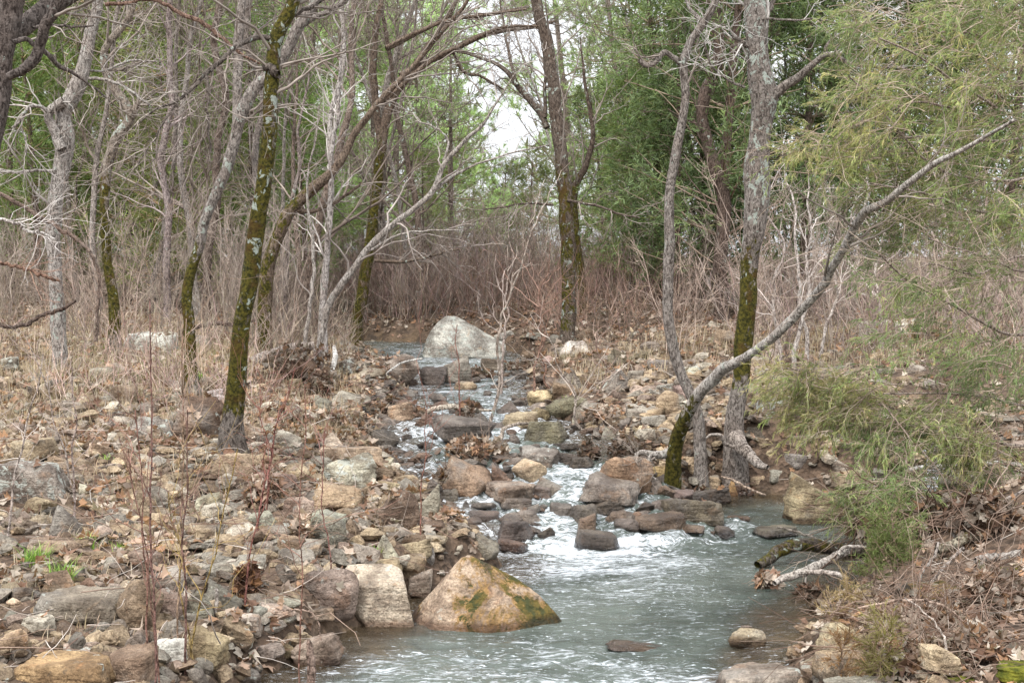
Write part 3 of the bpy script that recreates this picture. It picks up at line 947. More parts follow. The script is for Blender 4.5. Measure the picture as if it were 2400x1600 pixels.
 (1530, 1580, 1168, 1196, 'S', 'grey', 'w', 'grey flat stone behind the reddish sloping slab'),
 (1575, 1625, 1148, 1176, 'R', 'purple', 'w', 'dark round stone above the green-grey slab'),
 (1300, 1352, 1060, 1090, 'S', 'dark', 'w', 'low dark stone at the lip of the chute'),
 (1335, 1392, 1072, 1098, 'B', 'dark', 'w', 'dark lip stone under the black root clump'),
 (1600, 1655, 1230, 1256, 'B', 'rust', 'w', 'rusty wet block in front of the green-grey slab'),
 (1240, 1290, 1140, 1166, 'S', 'dark', 'w', 'dark flat stone under the rounded tan boulder'),
 (1780, 1870, 1232, 1262, 'S', 'olive', 'w', 'flat greenish stone just under the surface of the back pool'),
 (1430, 1570, 1508, 1532, 'S', 'rust', 'w', 'orange stone just breaking the surface near the bottom of the pool'),
 (640, 700, 1015, 1060, 'B', 'pale', 'd', 'pale squared stone right of the main mossy tree'),
]
MATC = {'d': None, 'w': M_ROCKW, 'l': M_ROCKL, 'm': M_ROCKM}
for k, (x0, x1, y0, y1, kind, colr, wet, lab) in enumerate(HAND):
    b = hit((x0 + x1) / 2, y1 - 2)
    sc_ = b[1] / F
    w = (x1 - x0) * sc_ * (1.15 if wet == 'w' else 1.04)
    tot = (y1 - y0) * sc_ * 1.08
    ang = math.atan2(CAM_Z - b[2], b[1])
    d = w * {'B': .75, 'S': .85, 'R': .8, 'P': .85, 'W': .75}[kind]
    d = min(d, tot / max(math.sin(ang), .05) * .75)
    d = max(d, w * .35)
    h = max((tot - .72 * d * math.sin(ang)) / math.cos(ang) * 1.05, tot * .42)
    protos = rock_protos[kind]
    me = protos[(k * 5 + 3) % len(protos)]
    yaw = rrs.choice([0, math.pi]) + rrs.normal(0, .14)
    o = put_rock(me, b[0], b[1] + d * .42, b[2] - .01, w * 1.03, d, h, yaw, (rrs.normal(0, .05), rrs.normal(0, .06)), colr, MATC[wet],
                 'boulder' if w > .33 else 'rock')
    tag(o, lab, 'rock')
    placed.append((b[0], b[1] + d * .42, max(w, d) * .5))

# the pointed boulder in front: apex left of centre, long tail into the water on the right
b = hit(1120, 1482)
sc_ = b[1] / F
def hull_rock(name, pts, seed, mat, sub=6, rough=.35, p=46):
    bm = bmesh.new()
    pts = np.array(pts, float)
    for q in pts: bm.verts.new(q)
    bmesh.ops.convex_hull(bm, input=bm.verts)
    bm.faces.ensure_lookup_table()
    c = pts.mean(0)
    N, D = [], []
    for f_ in bm.faces:
        f_.normal_update()
        n = np.array(f_.normal[:]); d = float(n @ (np.array(f_.verts[0].co[:]) - c))
        if d < 0: n, d = -n, -d
        if d > 1e-4 and f_.calc_area() > 1e-6: N.append(n); D.append(d)
    bm.free()
    N, D = np.array(N), np.array(D)
    # directions denser where the rock is long
    ext = np.ptp(pts, axis=0)
    u, f = ico(sub)
    u = nrm(u * ext)
    dd = np.clip(u @ N.T, 1e-4, None) / D[None]
    m = dd.max(1, keepdims=True)
    r = 1 / (m[:, 0] * ((dd / m) ** p).sum(1) ** (1 / p))
    v = u * r[:, None]
    s_ = ext.max()
    q = v / s_ * 2.2
    disp = (fbm(q * 1.6 + seed, 5, seed) - .5) * .16 + (fbm(q * 6 + seed, 5, seed + 3) - .5) * .085
    ledge = np.floor(fbm(q * 2.2 + 9, 2, seed + 5) * 7) / 7 - .5
    v = v * (1 + (disp + .10 * ledge) * rough * 2)[:, None]
    return mesh_np(name, v + c, f, mat)

me = hull_rock('pointed_boulder', [(-.50, .22, -.10), (-.47, -.02, -.10), (-.34, -.30, -.12), (-.12, .0, .465), (-.07, .06, .475), (.05, .0, .42), (.20, .02, .325), (.36, .0, .18), (.47, -.04, .03),
    (.54, -.02, -.08), (.10, -.38, -.12), (.36, -.28, -.12), (-.2, .42, -.1), (.2, .38, -.1), (.0, .2, .36), (.3, .2, .12)], 3, M_ROCKM, 6, .17, 90)
me.transform(Matrix.Diagonal((1.0, .95, .82, 1)))
o = mobj('boulder', me)
o.location = (b[0] + .01, b[1] + .30, .0)
o.color = (.35, .27, .205, 1)
tag(o, 'large pointed boulder with orange moss standing in the pool', 'rock')
placed.append((b[0], b[1] + .35, .48))

# the great pale boulder up the creek
b = hit(1085, 842)
sc_ = b[1] / F
me = hull_rock('pale_boulder', [(-.52, -.1, -.1), (-.45, -.3, -.1), (-.47, -.05, .36), (-.33, -.1, .68), (-.24, .05, .80), (-.10, .0, .82), (-.05, -.2, .66), (.12, .05, .60), (.36, .0, .38), (.50, .05, .26), (.52, -.1, .2),
    (.50, -.25, -.1), (.1, -.42, .05), (-.2, -.38, .3), (.2, -.36, .25), (0, .5, -.1), (.0, .4, .4), (-.3, .4, .3), (.4, .35, .2)], 8, M_ROCKL, 5, .34)
me.transform(Matrix.Scale(178 * sc_, 4) @ Matrix.Diagonal((1.12, .9, .69, 1)))
o = mobj('boulder', me)
o.location = (b[0], b[1] + .45, b[2])
o.color = (.46, .455, .42, 1)
tag(o, 'great pale lichened boulder in the far creek behind the rapids', 'rock')
placed.append((b[0], b[1] + .55, .6))

b = hit(885, 1474)
sc_ = b[1] / F
me = hull_rock('cut_block', [(-.5, .30, .80), (.10, .38, .82), (.28, .30, .74), (.36, -.20, .60), (-.40, -.22, .57), (-.47, -.1, .66), (.50, -.24, -.12), (.42, .3, -.1), (-.10, -.26, -.12), (-.30, .0, -.1), (-.3, .35, -.1), (-.36, -.2, .3)], 15, M_ROCK, 5, .20, 60)
me.transform(Matrix.Scale(178 * sc_, 4) @ Matrix.Diagonal((1, 1, .88, 1)))
o = mobj('boulder', me)
o.location = (b[0], b[1] + .16, b[2] + .01)
o.color = (.42, .36, .29, 1)
tag(o, 'large white-topped cut block at the water edge left of the pointed boulder', 'rock')
placed.append((b[0], b[1] + .16, .24))

# landmarks that labels of the smaller things can lean on (name, pixel position)
LMK = [('the white-topped cut block', 885, 1400), ('the pointed boulder', 1120, 1390), ('the upright rounded brown boulder', 308, 1420),
       ('the flat purplish boulder', 165, 1430), ('the orange-tan bottom slab', 125, 1580), ('the whitish flat stone', 389, 1540), ('the tan-grey block by the saplings', 476, 1520),
       ('the pinkish water-edge block', 747, 1525), ('the tall rounded pinkish boulder', 768, 1410), ('the large grey ledge rock', 70, 1130),
       ('the angular grey boulder', 142, 1225), ('the long flat brown stone', 110, 1282), ('the green grass tufts', 100, 1335), ('the tan peaked stone', 317, 1182), ('the white-patched stone', 482, 1183),
       ('the squared grey stone', 613, 1220), ('the broad grey-brown slab', 768, 1245), ('the big light tan block', 785, 1170), ('the pale rounded boulder', 820, 1112),
       ('the long flat brown boulder', 808, 1075), ('the foot of the main mossy tree', 540, 1040), ('the long rectangular grey block', 340, 1005), ('the pale tan sloping stone', 70, 1060),
       ('the foot of the slim mossy tree', 445, 850), ('the flat pale rock', 340, 810), ('the uprooted stump', 670, 840), ('the white snag', 790, 910), ('the leaning grey-purple slab', 985, 1180),
       ('the rough brown boulder', 935, 1200), ('the faceted mid-creek boulder', 1097, 1120), ('the rounded tan boulder', 1245, 1100), ('the smooth reddish boulder', 1468, 1125),
       ('the dark squared boulder', 1085, 1015), ('the mossy dark boulder', 1280, 1015), ('the rounded greenish boulder', 1335, 955), ('the domed lichen-spotted boulder', 1450, 895),
       ('the grey-brown peaked boulder', 1330, 893), ('the egg-shaped tan boulder', 1563, 950), ('the foot of the leaning tree', 1575, 1060), ('the foot of the big lichen tree', 1715, 1030),
       ('the bright ochre stone', 1710, 1100), ('the cream flat stone', 1782, 1145), ('the pitted tan boulder', 1925, 1175), ('the broad flat stone under the cedar', 1870, 1085),
       ('the brown white-edged boulder', 1820, 980), ('the purplish angular stone', 1983, 1090), ('the sloping boulder at lower right', 1990, 1495), ('the long half-buried slab', 2210, 1385),
       ('the green-grey slanted slab', 1632, 1200), ('the dark slanting slab', 1400, 1270), ('the great pale boulder', 1083, 785), ('the foot of the tall centre tree', 1327, 800), ('the side trickle', 2250, 1165)]

def whereabouts(px, py, lm=LMK):
    best = min(lm, key=lambda q: math.hypot(q[1] - px, (q[2] - py) * 1.5))
    dx, dy = px - best[1], (py - best[2]) * 1.5
    if abs(dx) > abs(dy):
        r = 'right of' if dx > 0 else 'left of'
    else:
        r = 'in front of' if dy > 0 else 'behind'
    return r, best[0], math.hypot(dx, dy)

ORD = ['nearest to it', 'second nearest to it', 'third nearest to it', 'fourth nearest to it', 'fifth nearest to it', 'sixth nearest to it', 'seventh nearest to it', 'eighth nearest to it', 'ninth nearest to it', 'tenth nearest to it']
def label_all(rows):
    """rows: (object, text with {w}, px, py); alike texts are told apart by their distance from the landmark"""
    by = {}
    for o, text, px, py in rows:
        r, l, dd = whereabouts(px, py)
        by.setdefault((text, r, l), []).append((dd, o))
    for (text, r, l), lst in by.items():
        lst.sort(key=lambda q: q[0])
        for i, (dd, o) in enumerate(lst):
            o['label'] = f'{text} {r} {l}' + ('' if len(lst) == 1 else ', ' + ORD[min(i, 9)])

def dry(x, y):
    return channel(x, y) < -.05

# more single stones, thrown without overlapping the ones above
rows = []
CN = {'tan': 'tan', 'grey': 'grey', 'brown': 'brown', 'pink': 'pinkish', 'pale': 'pale', 'olive': 'olive-grey', 'purple': 'purplish', 'sand': 'sandy', 'dark': 'dark wet', 'rust': 'rusty'}
SH = {'B': 'blocky', 'S': 'flat', 'R': 'rounded', 'P': 'peaked', 'W': 'wedge-shaped'}
count = 0
tries = 0
wanted = 150
while count < wanted and tries < 20000:
    tries += 1
    zone = rrs.rand()
    if zone < .5:
        y = rrs.uniform(6.3, 13.5) if rrs.rand() < .8 else rrs.uniform(13.5, 19)
        x = np.interp(y, _cy, _cl) - rrs.uniform(.0, 4.2)
    elif zone < .80:
        y = rrs.uniform(12.0, 19)
        x = max(np.interp(y, _cy, _cr), 0) + rrs.uniform(0, 3.2)
    else:
        y = rrs.uniform(10.9, 15.5); x = rrs.uniform(-1.3, 1.7)
        if y < 13.2 and abs(x - .42 - (y - 10.6) * .10) < .25: continue
    w = rrs.uniform(.12, .30) * (1.15 if y > 13 else 1)
    z = float(surf_z(x, y))
    px, py = proj((x, y, z))
    if not (-10 < px < 2250 and 780 < py < 1600):
        continue
    c = float(channel(x, y))
    wetr = c > .0
    if wetr and not (10.9 < y < 18.8 and x < 1.9):
        continue
    if px > 1950 and py > 1180:
        continue
    if any((x - a) ** 2 + (y - b_) ** 2 < (w * .5 + r_ * .80) ** 2 for a, b_, r_ in placed):
        continue
    kind = rrs.choice(['B', 'S', 'R', 'W', 'P'], p=[.28, .34, .14, .17, .07])
    colr = rrs.choice(['dark', 'purple', 'brown', 'rust'], p=[.55, .2, .15, .1]) if wetr else rrs.choice(['tan', 'grey', 'brown', 'pink', 'pale', 'olive', 'purple', 'sand'], p=[.2, .19, .17, .13, .08, .06, .07, .10])
    protos = rock_protos[kind]
    h = w * rrs.uniform(.35, .7) * {'S': .6, 'P': 1.1, 'R': 1., 'B': 1., 'W': .95}[kind]
    o = put_rock(protos[rrs.randint(len(protos))], x, y, z - .02, w, w * rrs.uniform(.6, 1), h, rrs.uniform(0, 6.28),
                 (rrs.normal(0, .16), rrs.normal(0, .16)), colr, M_ROCKW if wetr else (M_ROCKL if rrs.rand() < .15 else None), 'rock')
    placed.append((x, y, w * .45))
    tag(o, None, 'rock')
    rows.append((o, f'{"small" if w < .2 else "medium"} {CN[colr]} {SH[kind]} stone', px, py))
    count += 1
label_all(rows)

# rubble between them: far too many to count, one body on the banks and one in the stream bed
small = [rock_shape(500 + i, k, 2, rough=.9) for i, k in enumerate('BSRWSBWSPRSB')]
tiny = [rock_shape(540 + i, k, 1, rough=.6) for i, k in enumerate('BSRWSBWSPRSB')]
def rubble(name, n, sampler, cols, mat, smin, smax, seed):
    rs = np.random.RandomState(seed)
    sp_ = Soup()
    done = 0
    Xs, Ys = sampler(rs, n)
    Zs = surf_z(Xs, Ys)
    pa_ = np.array(placed)
    okp = np.ones(n, bool)
    for a_, b_, r_ in pa_:
        okp &= ((Xs - a_) ** 2 + (Ys - b_ + r_ * .25) ** 2 > (r_ * (.85 if r_ > .12 else .5)) ** 2)
    for i in np.nonzero(okp)[0]:
        ki = rs.randint(len(small))
        w = smin * (smax / smin) ** (rs.rand() ** 1.45)
        v, f = (tiny if w / Ys[i] < .0085 else small)[ki]
        s = np.array([w, w * rs.uniform(.55, 1), w * rs.uniform(.25, .6)])
        a, t1, t2 = rs.uniform(0, 6.28), rs.normal(0, .3), rs.normal(0, .3)
        R_ = np.array(Matrix.Rotation(a, 3, 'Z') @ Matrix.Rotation(t1, 3, 'X') @ Matrix.Rotation(t2, 3, 'Y'))
        q = (v * s) @ R_.T + np.array([Xs[i], Ys[i], Zs[i] - s[2] * rs.uniform(.05, .4)])
        c = np.array(RC[cols[rs.randint(len(cols))]]) * rs.uniform(.72, 1.2)
        sp_.add(q, f, c)
    me = sp_.mesh(name, mat, smooth=False)
    o = mobj(name, me, kind='stuff')
    return o

def bank_sampler(rs, n):
    xs, ys = [], []
    while len(xs) < n:
        u = rs.rand(4000)
        y = np.where(u < .86, 6.0 + 8.5 * rs.rand(4000) ** .9, rs.uniform(14, 21, 4000))
        x = np.where(rs.rand(4000) < .60, np.interp(y, _cy, _cl) - rs.rand(4000) ** 1.2 * 4.6 + .1, np.maximum(np.interp(y, _cy, _cr), .2) + rs.rand(4000) ** 1.1 * 4.2 - .1)
        ok = (channel(x, y) < .0) & ~((x > 2.1) & (y < 10.8))
        # stones thin out into litter away from the water
        dens = 1 - .70 * sstep(13, 16.5, y) * (x < 0) - .45 * sstep(16, 19, y) * (x > 0)
        ok &= rs.rand(4000) < dens
        ok &= np.abs(x) < y * .42 + .4
        x3, y3 = rs.uniform(1.2, 4.0, 420), rs.uniform(12.5, 15.8, 420)
        k3 = channel(x3, y3) < .04
        x, y = np.concatenate([x[ok], x3[k3]]), np.concatenate([y[ok], y3[k3]])
        o3 = rs.permutation(len(x))
        xs += list(x[o3]); ys += list(y[o3])
    return np.array(xs[:n]), np.array(ys[:n])
rb = rubble('bank_rubble', 7600, bank_sampler, ['tan', 'grey', 'brown', 'pink', 'pale', 'purple', 'sand', 'brown', 'tan', 'sand', 'tan', 'grey'], M_RUB, .045, .24, 11)
tag(rb, 'loose small stones filling the gaps between the boulders on both banks', 'rubble')

def bed_sampler(rs, n):
    xs, ys = [], []
    while len(xs) < n:
        y = rs.uniform(10.9, 19, 4000)
        x = rs.uniform(-2, 2.3, 4000)
        c = channel(x, y)
        ok = (c > -.12) & ((c < .16) | ((y > 11) & (y < 13.1) & (rs.rand(4000) < .40) & (np.abs(x - .42 - (y - 10.6) * .10) > .26)) | ((y > 13.1) & (rs.rand(4000) < .07)))
        ok &= ~((x > 1.7) & (c > .14))
        xs += list(x[ok]); ys += list(y[ok])
    return np.array(xs[:n]), np.array(ys[:n])
rw = rubble('streambed_rubble', 1250, bed_sampler, ['dark', 'purple', 'brown', 'rust', 'dark', 'grey'], M_RUBW, .05, .23, 12)
tag(rw, 'wet dark small stones along the water edge and in the rapids', 'rubble')

# ------------------------------------------------------------ leaf litter, twigs and dry grass, lying on whatever is below
bpy.context.view_layer.update()
_dg = bpy.context.evaluated_depsgraph_get()
def drop(x, y, z=4.0):
    ok, loc, nor, idx_, ob, _m = scene.ray_cast(_dg, Vector((x, y, z)), Vector((0, 0, -1)))
    if not ok: return None
    return loc, nor, ob.name

_la = np.array([0, .16, .34, .52, .74, 1.0])
_lw = np.array([.03, .30, .14, .44, .17, .06])
LEAFT = np.array([[(a - .5), s * w * (1 + .3 * (s > 0)), 0] for a, w in zip(_la, _lw) for s in (-1, 0, 1)], float)
LEAFQ = np.array([[i * 3 + j, i * 3 + j + 1, i * 3 + j + 4, i * 3 + j + 3] for i in range(5) for j in range(2)])
LCOL = np.array([(.36, .235, .17), (.27, .155, .105), (.44, .33, .26), (.19, .105, .07), (.34, .19, .11), (.33, .25, .20), (.47, .38, .31), (.24, .17, .13)])

def leaves_mesh(name, pos, nor, size, rs, mess=.35, dark=1.0, pal=LCOL):
    n = len(pos)
    t = np.repeat(LEAFT[None], n, 0).copy()
    t[:, :, 1] *= rs.uniform(.7, 1.25, (n, 1))
    cu = rs.normal(.25, .6, (n, 1)); cv = rs.normal(.6, .9, (n, 1))
    t[:, :, 2] = cu * t[:, :, 0] ** 2 + cv * t[:, :, 1] ** 2 + rs.normal(0, .06, (n, 18))
    t *= size[:, None, None]
    z = nrm(nor + rs.normal(0, mess, (n, 3)))
    x = nrm(np.cross(z, rs.normal(0, 1, (n, 3))))
    y = np.cross(z, x)
    V = pos[:, None, :] + t[:, :, 0:1] * x[:, None] + t[:, :, 1:2] * y[:, None] + t[:, :, 2:3] * z[:, None]
    q = (LEAFQ[None] + (np.arange(n) * 18)[:, None, None]).reshape(-1, 4)
    c = pal[rs.randint(len(pal), size=n)] * np.array([.95, 1.0, 1.0]) * rs.uniform(.7, 1.2, (n, 1)) * dark
    return mesh_np(name, V.reshape(-1, 3), q, M_LEAF, np.repeat(c, 18, 0), smooth=False)

def litter():
    rs = np.random.RandomState(5)
    pos, nor = [], []
    n = 0
    while len(pos) < 15500 and n < 90000:
        n += 1
        u = rs.rand()
        if u < .18: y = rs.uniform(6, 9.5)
        elif u < .55: y = rs.uniform(9.5, 14)
        else: y = rs.uniform(14, 25)
        L, R = np.interp(y, _cy, _cl), np.interp(y, _cy, _cr)
        if rs.rand() < .6: x = L - rs.rand() ** 1.1 * (y * .42) + .1
        else: x = R + rs.rand() ** 1.1 * (y * .42) - .1
        if abs(x) > y * .44: continue
        d = vnoise(np.array([[x * 1.3, y * 1.1, 0]]), 55)[0]
        if y < 11.5 and x < 0 and rs.rand() < (.80 if d < .55 else .4): continue
        if y < 14 and d < .42 and rs.rand() < .8: continue
        if x > 0 and y < 16.5 and not (x > 2 and y < 11) and rs.rand() < .55: continue
        h_ = drop(x, y)
        if h_ is None or h_[2].startswith('creek_water'): continue
        if h_[2].startswith(('boulder', 'rock')) and rs.rand() < .80: continue
        pos.append(h_[0]); nor.append(h_[1])
    pos = np.array([list(p) for p in pos]); nor = np.array([list(p) for p in nor])
    size = rs.uniform(.045, .092, len(pos)) * np.interp(pos[:, 1], [6, 14, 24], [.95, 1.1, 1.3])
    pos[:, 2] += rs.rand(len(pos)) * .025 + .006
    o = mobj('leaf_litter', leaves_mesh('leaf_litter', pos, nor, size, rs), kind='stuff')
    tag(o, 'curled brown oak leaves strewn over both banks', 'leaves')
litter()

def sticks():
    rs = np.random.RandomState(6)
    S, D, L = [], [], []
    while len(S) < 1900:
        y = rs.uniform(6.2, 20)
        L_, R_ = np.interp(y, _cy, _cl), np.interp(y, _cy, _cr)
        x = L_ - rs.rand() * y * .4 if rs.rand() < .62 else R_ + rs.rand() * y * .4
        h_ = drop(x, y)
        if h_ is None or h_[2].startswith('creek_water'): continue
        a = rs.uniform(0, 6.28)
        S.append([h_[0].x, h_[0].y, h_[0].z + .015]); D.append([math.cos(a), math.sin(a), rs.normal(.05, .14)]); L.append(rs.uniform(.12, .75) * rs.rand() ** .4)
    P = walk(rs, np.array(S), np.array(D), np.array(L), 7, .13, -.05, .05)
    R = rs.uniform(.0018, .0048, (len(P), 1)) * np.linspace(1, .4, 7)[None]
    s = Soup()
    V, q = tubes(P, R, 3)
    pal = np.array([(.42, .36, .31), (.30, .22, .17), (.50, .45, .40), (.20, .13, .10)])
    s.add(V, q, np.repeat(pal[rs.randint(4, size=len(P))] * rs.uniform(.8, 1.2, (len(P), 1)), 21, 0))
    o = mobj('fallen_twigs', s.mesh('fallen_twigs', M_TWIG), kind='stuff')
    tag(o, 'thin fallen twigs scattered over stones and leaves', 'twigs')
sticks()

def blades(name, pts, hgt, rs, cols, wid=.004, lean=.6):
    n = len(pts)
    a = rs.uniform(0, 6.28, n)
    d = np.stack([np.cos(a), np.sin(a), np.zeros(n)], -1) * rs.uniform(.2, 1, (n, 1)) * lean
    h = (hgt * rs.uniform(.4, 1.1, n))[:, None]
    s_ = np.stack([-np.sin(a), np.cos(a), np.zeros(n)], -1) * wid * rs.uniform(.6, 1.4, (n, 1))
    k = 4
    rows_ = []
    for j in range(k):
        t = j / (k - 1)
        c = pts + d * h * t ** 1.8 + np.array([0, 0, 1.]) * h * (t - .28 * t * t * lean)
        w = s_ * (1 - t * .92)
        rows_ += [c - w, c + w]
    V = np.stack(rows_, 1)
    q = np.array([[2 * j, 2 * j + 1, 2 * j + 3, 2 * j + 2] for j in range(k - 1)])
    q = (q[None] + (np.arange(n) * 8)[:, None, None]).reshape(-1, 4)
    c = np.array(cols)[rs.randint(len(cols), size=n)] * rs.uniform(.7, 1.25, (n, 1))
    return mesh_np(name, V.reshape(-1, 3), q, M_GRASS, np.repeat(c, 8, 0))

def dry_grass():
    rs = np.random.RandomState(8)
    cy = rs.uniform(12.5, 21, 560); cx = (rs.uniform(-60, 820, 560) - 1200) / F * cy
    c2y = rs.uniform(15.5, 20, 260); c2x = (rs.uniform(1250, 2450, 260) - 1200) / F * c2y
    cx, cy = np.concatenate([cx, c2x]), np.concatenate([cy, c2y])
    c3y = rs.uniform(6.4, 11.5, 110); c3x = np.interp(c3y, _cy, _cl) - rs.uniform(.3, 3.2, 110)
    cx, cy = np.concatenate([cx, c3x]), np.concatenate([cy, c3y])
    ok = channel(cx, cy) < -.12
    cx, cy = cx[ok], cy[ok]
    X_ = np.repeat(cx, 22) + rs.normal(0, .10, len(cx) * 22); Y_ = np.repeat(cy, 22) + rs.normal(0, .10, len(cx) * 22)
    pts = np.stack([X_, Y_, ground_z(X_, Y_) - .01], -1)
    H = np.where(Y_ < 11.5, .13, .22)
    o = mobj('dry_grass', blades('dry_grass', pts, H, rs, [(.52, .42, .30), (.45, .34, .23), (.58, .50, .38), (.38, .28, .19)], .0035), kind='stuff')
    tag(o, 'dead straw-coloured grass on the upper banks', 'grass')
    # short green growth in a few spots
    gy = rs.uniform(13.5, 18, 120); gx = (rs.uniform(120, 560, 120) - 1200) / F * gy
    X_ = np.repeat(gx, 14) + rs.normal(0, .12, 120 * 14); Y_ = np.repeat(gy, 14) + rs.normal(0, .12, 120 * 14)
    pts = np.stack([X_, Y_, ground_z(X_, Y_)], -1)
    o = mobj('short_grass', blades('short_grass', pts, np.full(len(pts), .09), rs, [(.20, .24, .07), (.30, .30, .12), (.14, .20, .05)], .005), kind='stuff')
    tag(o, 'short green grass between the litter near the slim mossy tree', 'grass')
dry_grass()

TUFT = [(85, 1320, .17, 130, 'brightest green grass tuft with upright blades at the far left'), (145, 1365, .20, 90, 'drooping dark green grass tuft in front of the brightest tuft'),
        (205, 1290, .13, 60, 'small green tuft right of the long flat brown stone'), (283, 1293, .11, 50, 'tiny green sprout left of the pinkish slab'),
        (872, 1292, .07, 40, 'tiny green sprout on the pale pointed stone by the shore'), (465, 888, .14, 80, 'green tuft at the foot of the slim mossy tree'),
        (255, 1078, .09, 40, 'low green tuft left of the pale tan boulder'), (1330, 935, .08, 40, 'tiny green sprout above the rounded greenish boulder')]
for i, (px, py, h_, n, lab) in enumerate(TUFT):
    rs = np.random.RandomState(900 + i)
    g = hit(px, py)
    d_ = drop(g[0], g[1])
    zz = d_[0].z if d_ and not d_[2].startswith('creek') else g[2]
    pts = np.concatenate([rs.normal(0, .02 + h_ * .08, (n, 2)).clip(-.06, .06), np.zeros((n, 1))], 1)
    o = mobj('grass_tuft', blades('grass_tuft', pts, np.full(n, h_), rs, [(.24, .40, .07), (.16, .30, .06), (.36, .46, .12)], .004, .9))
    o.location = (g[0], g[1], zz - .02)
    tag(o, lab, 'grass')

# clumps of leaves and fine roots that floods have hung on stems and stones
def leaf_pile(px, py, wpx, hpx, n, nt, lab, dark=.8, sink=.0, pal=LCOL, Y=None, dep=.7, twl=(.12, .4), zoff=0., tr=1.):
    rs = np.random.RandomState(int(px * 7 + py))
    g = hit(px, py) if Y is None else at(px, py, Y)
    w, h_ = wpx * g[1] / F, hpx * g[1] / F
    d_ = drop(g[0], g[1] + .05)
    zz = g[2]
    root = empty('leaf_pile', (g[0], g[1], zz))
    tag(root, lab, 'leaf pile')
    u = nrm(rs.normal(0, 1, (n, 3))); u[:, 2] = np.abs(u[:, 2]) * 1.0
    r = rs.rand(n, 1) ** .35
    rag = .8 + .45 * vnoise(u * 2.2 + 5, 4)[:, None]
    p = u * r * rag * np.array([w / 2, w * dep / 2, h_]) + np.array([0, w * dep * .3, 0])
    size = rs.uniform(.045, .095, n)
    nv = nrm(u + rs.normal(0, .5, (n, 3)))
    mobj('leaf', leaves_mesh('leaf', p, nv, size, rs, .9, dark, pal), root, 'stuff')
    nt = int(nt * .62)
    if nt:
        S = (nrm(rs.normal(0, 1, (nt, 3))) * np.array([w * .35, w * dep * .3, h_ * .4])) + np.array([0, w * dep * .3, h_ * .4])
        D = rs.normal(0, 1, (nt, 3)) * np.array([1, .6, .55])
        P = walk(rs, S, D, rs.uniform(twl[0], twl[1], nt), 7, .2, -.3, .1)
        s = Soup()
        V, q = tubes(P, tr * rs.uniform(.0014, .0036, (nt, 1)) * np.linspace(1, .4, 7)[None], 3)
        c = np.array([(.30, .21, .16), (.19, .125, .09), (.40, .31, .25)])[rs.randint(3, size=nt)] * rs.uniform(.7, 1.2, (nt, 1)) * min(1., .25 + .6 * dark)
        s.add(V, q, np.repeat(c, 21, 0))
        mobj('twig', s.mesh('twig', M_TWIG), root, 'stuff')
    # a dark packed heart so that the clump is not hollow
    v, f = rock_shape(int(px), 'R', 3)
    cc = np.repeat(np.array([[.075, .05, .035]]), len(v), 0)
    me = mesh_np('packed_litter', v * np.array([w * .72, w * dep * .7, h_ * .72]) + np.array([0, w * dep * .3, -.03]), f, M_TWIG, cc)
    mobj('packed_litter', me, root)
    return root

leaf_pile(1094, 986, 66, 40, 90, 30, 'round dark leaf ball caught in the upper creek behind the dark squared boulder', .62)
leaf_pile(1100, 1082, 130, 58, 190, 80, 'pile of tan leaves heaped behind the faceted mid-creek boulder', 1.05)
leaf_pile(1165, 1078, 60, 44, 60, 40, 'small leaf clump around the base of the thin crooked sapling', .8)
leaf_pile(1040, 1150, 60, 50, 60, 30, 'reddish brown leaf clump at the left of the faceted boulder', .7)
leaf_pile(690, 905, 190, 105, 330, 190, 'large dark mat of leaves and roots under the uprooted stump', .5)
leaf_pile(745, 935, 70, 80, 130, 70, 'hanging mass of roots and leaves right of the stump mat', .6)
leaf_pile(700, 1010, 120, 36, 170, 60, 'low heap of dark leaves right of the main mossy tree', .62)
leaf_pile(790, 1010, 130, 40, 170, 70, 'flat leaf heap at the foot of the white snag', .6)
leaf_pile(890, 980, 110, 36, 150, 60, 'leaf bank on the left edge of the upper creek', .8)
leaf_pile(975, 985, 60, 40, 70, 30, 'leaf clump against the end of the curved pale branch', .75)
leaf_pile(620, 1190, 110, 70, 190, 110, 'rusty leaf clump hung on red stems above the squared grey stone', .85, twl=(.15, .5))
leaf_pile(700, 1275, 62, 66, 70, 50, 'pale drooping leaf clump above the small yellowish flat stone', 1.25, twl=(.2, .5))
leaf_pile(578, 1408, 66, 92, 120, 40, 'hanging brown leaf clump on the lower left bank', .62, pal=np.array([(.32, .17, .11), (.22, .11, .075), (.40, .20, .10)]))
leaf_pile(1250, 868, 170, 26, 150, 50, 'long leaf drift on the right bank of the far creek', .75)
leaf_pile(1105, 886, 120, 26, 110, 40, 'leaf drift below the great pale boulder', .72)
leaf_pile(1420, 985, 120, 30, 120, 90, 'drift of fine straw and leaves on the right bank', 1., twl=(.15, .35))
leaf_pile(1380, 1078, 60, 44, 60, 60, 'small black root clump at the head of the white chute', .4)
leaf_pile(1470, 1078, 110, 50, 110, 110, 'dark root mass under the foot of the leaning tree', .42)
leaf_pile(1800, 1378, 66, 40, 60, 20, 'orange-brown leaf clump on the tip of the driftwood in the pool', .95)
leaf_pile(1900, 1402, 60, 36, 50, 40, 'wet leaf clump hanging under the driftwood loop', .6)
leaf_pile(1935, 1440, 60, 26, 50, 30, 'wet leaf raft at the right edge of the pool', .6)
leaf_pile(2080, 1262, 180, 70, 260, 160, 'leaf jam caught on the branches behind the small cedar sprig', .7, twl=(.25, .7), tr=2.2)
leaf_pile(2200, 1250, 110, 80, 160, 90, 'leaf jam hanging over the side trickle', .55, twl=(.25, .6), tr=2.4)
leaf_pile(2320, 1260, 180, 100, 230, 140, 'upper leaf heap at the right edge above the grey log', .6, twl=(.25, .7), tr=2.2)
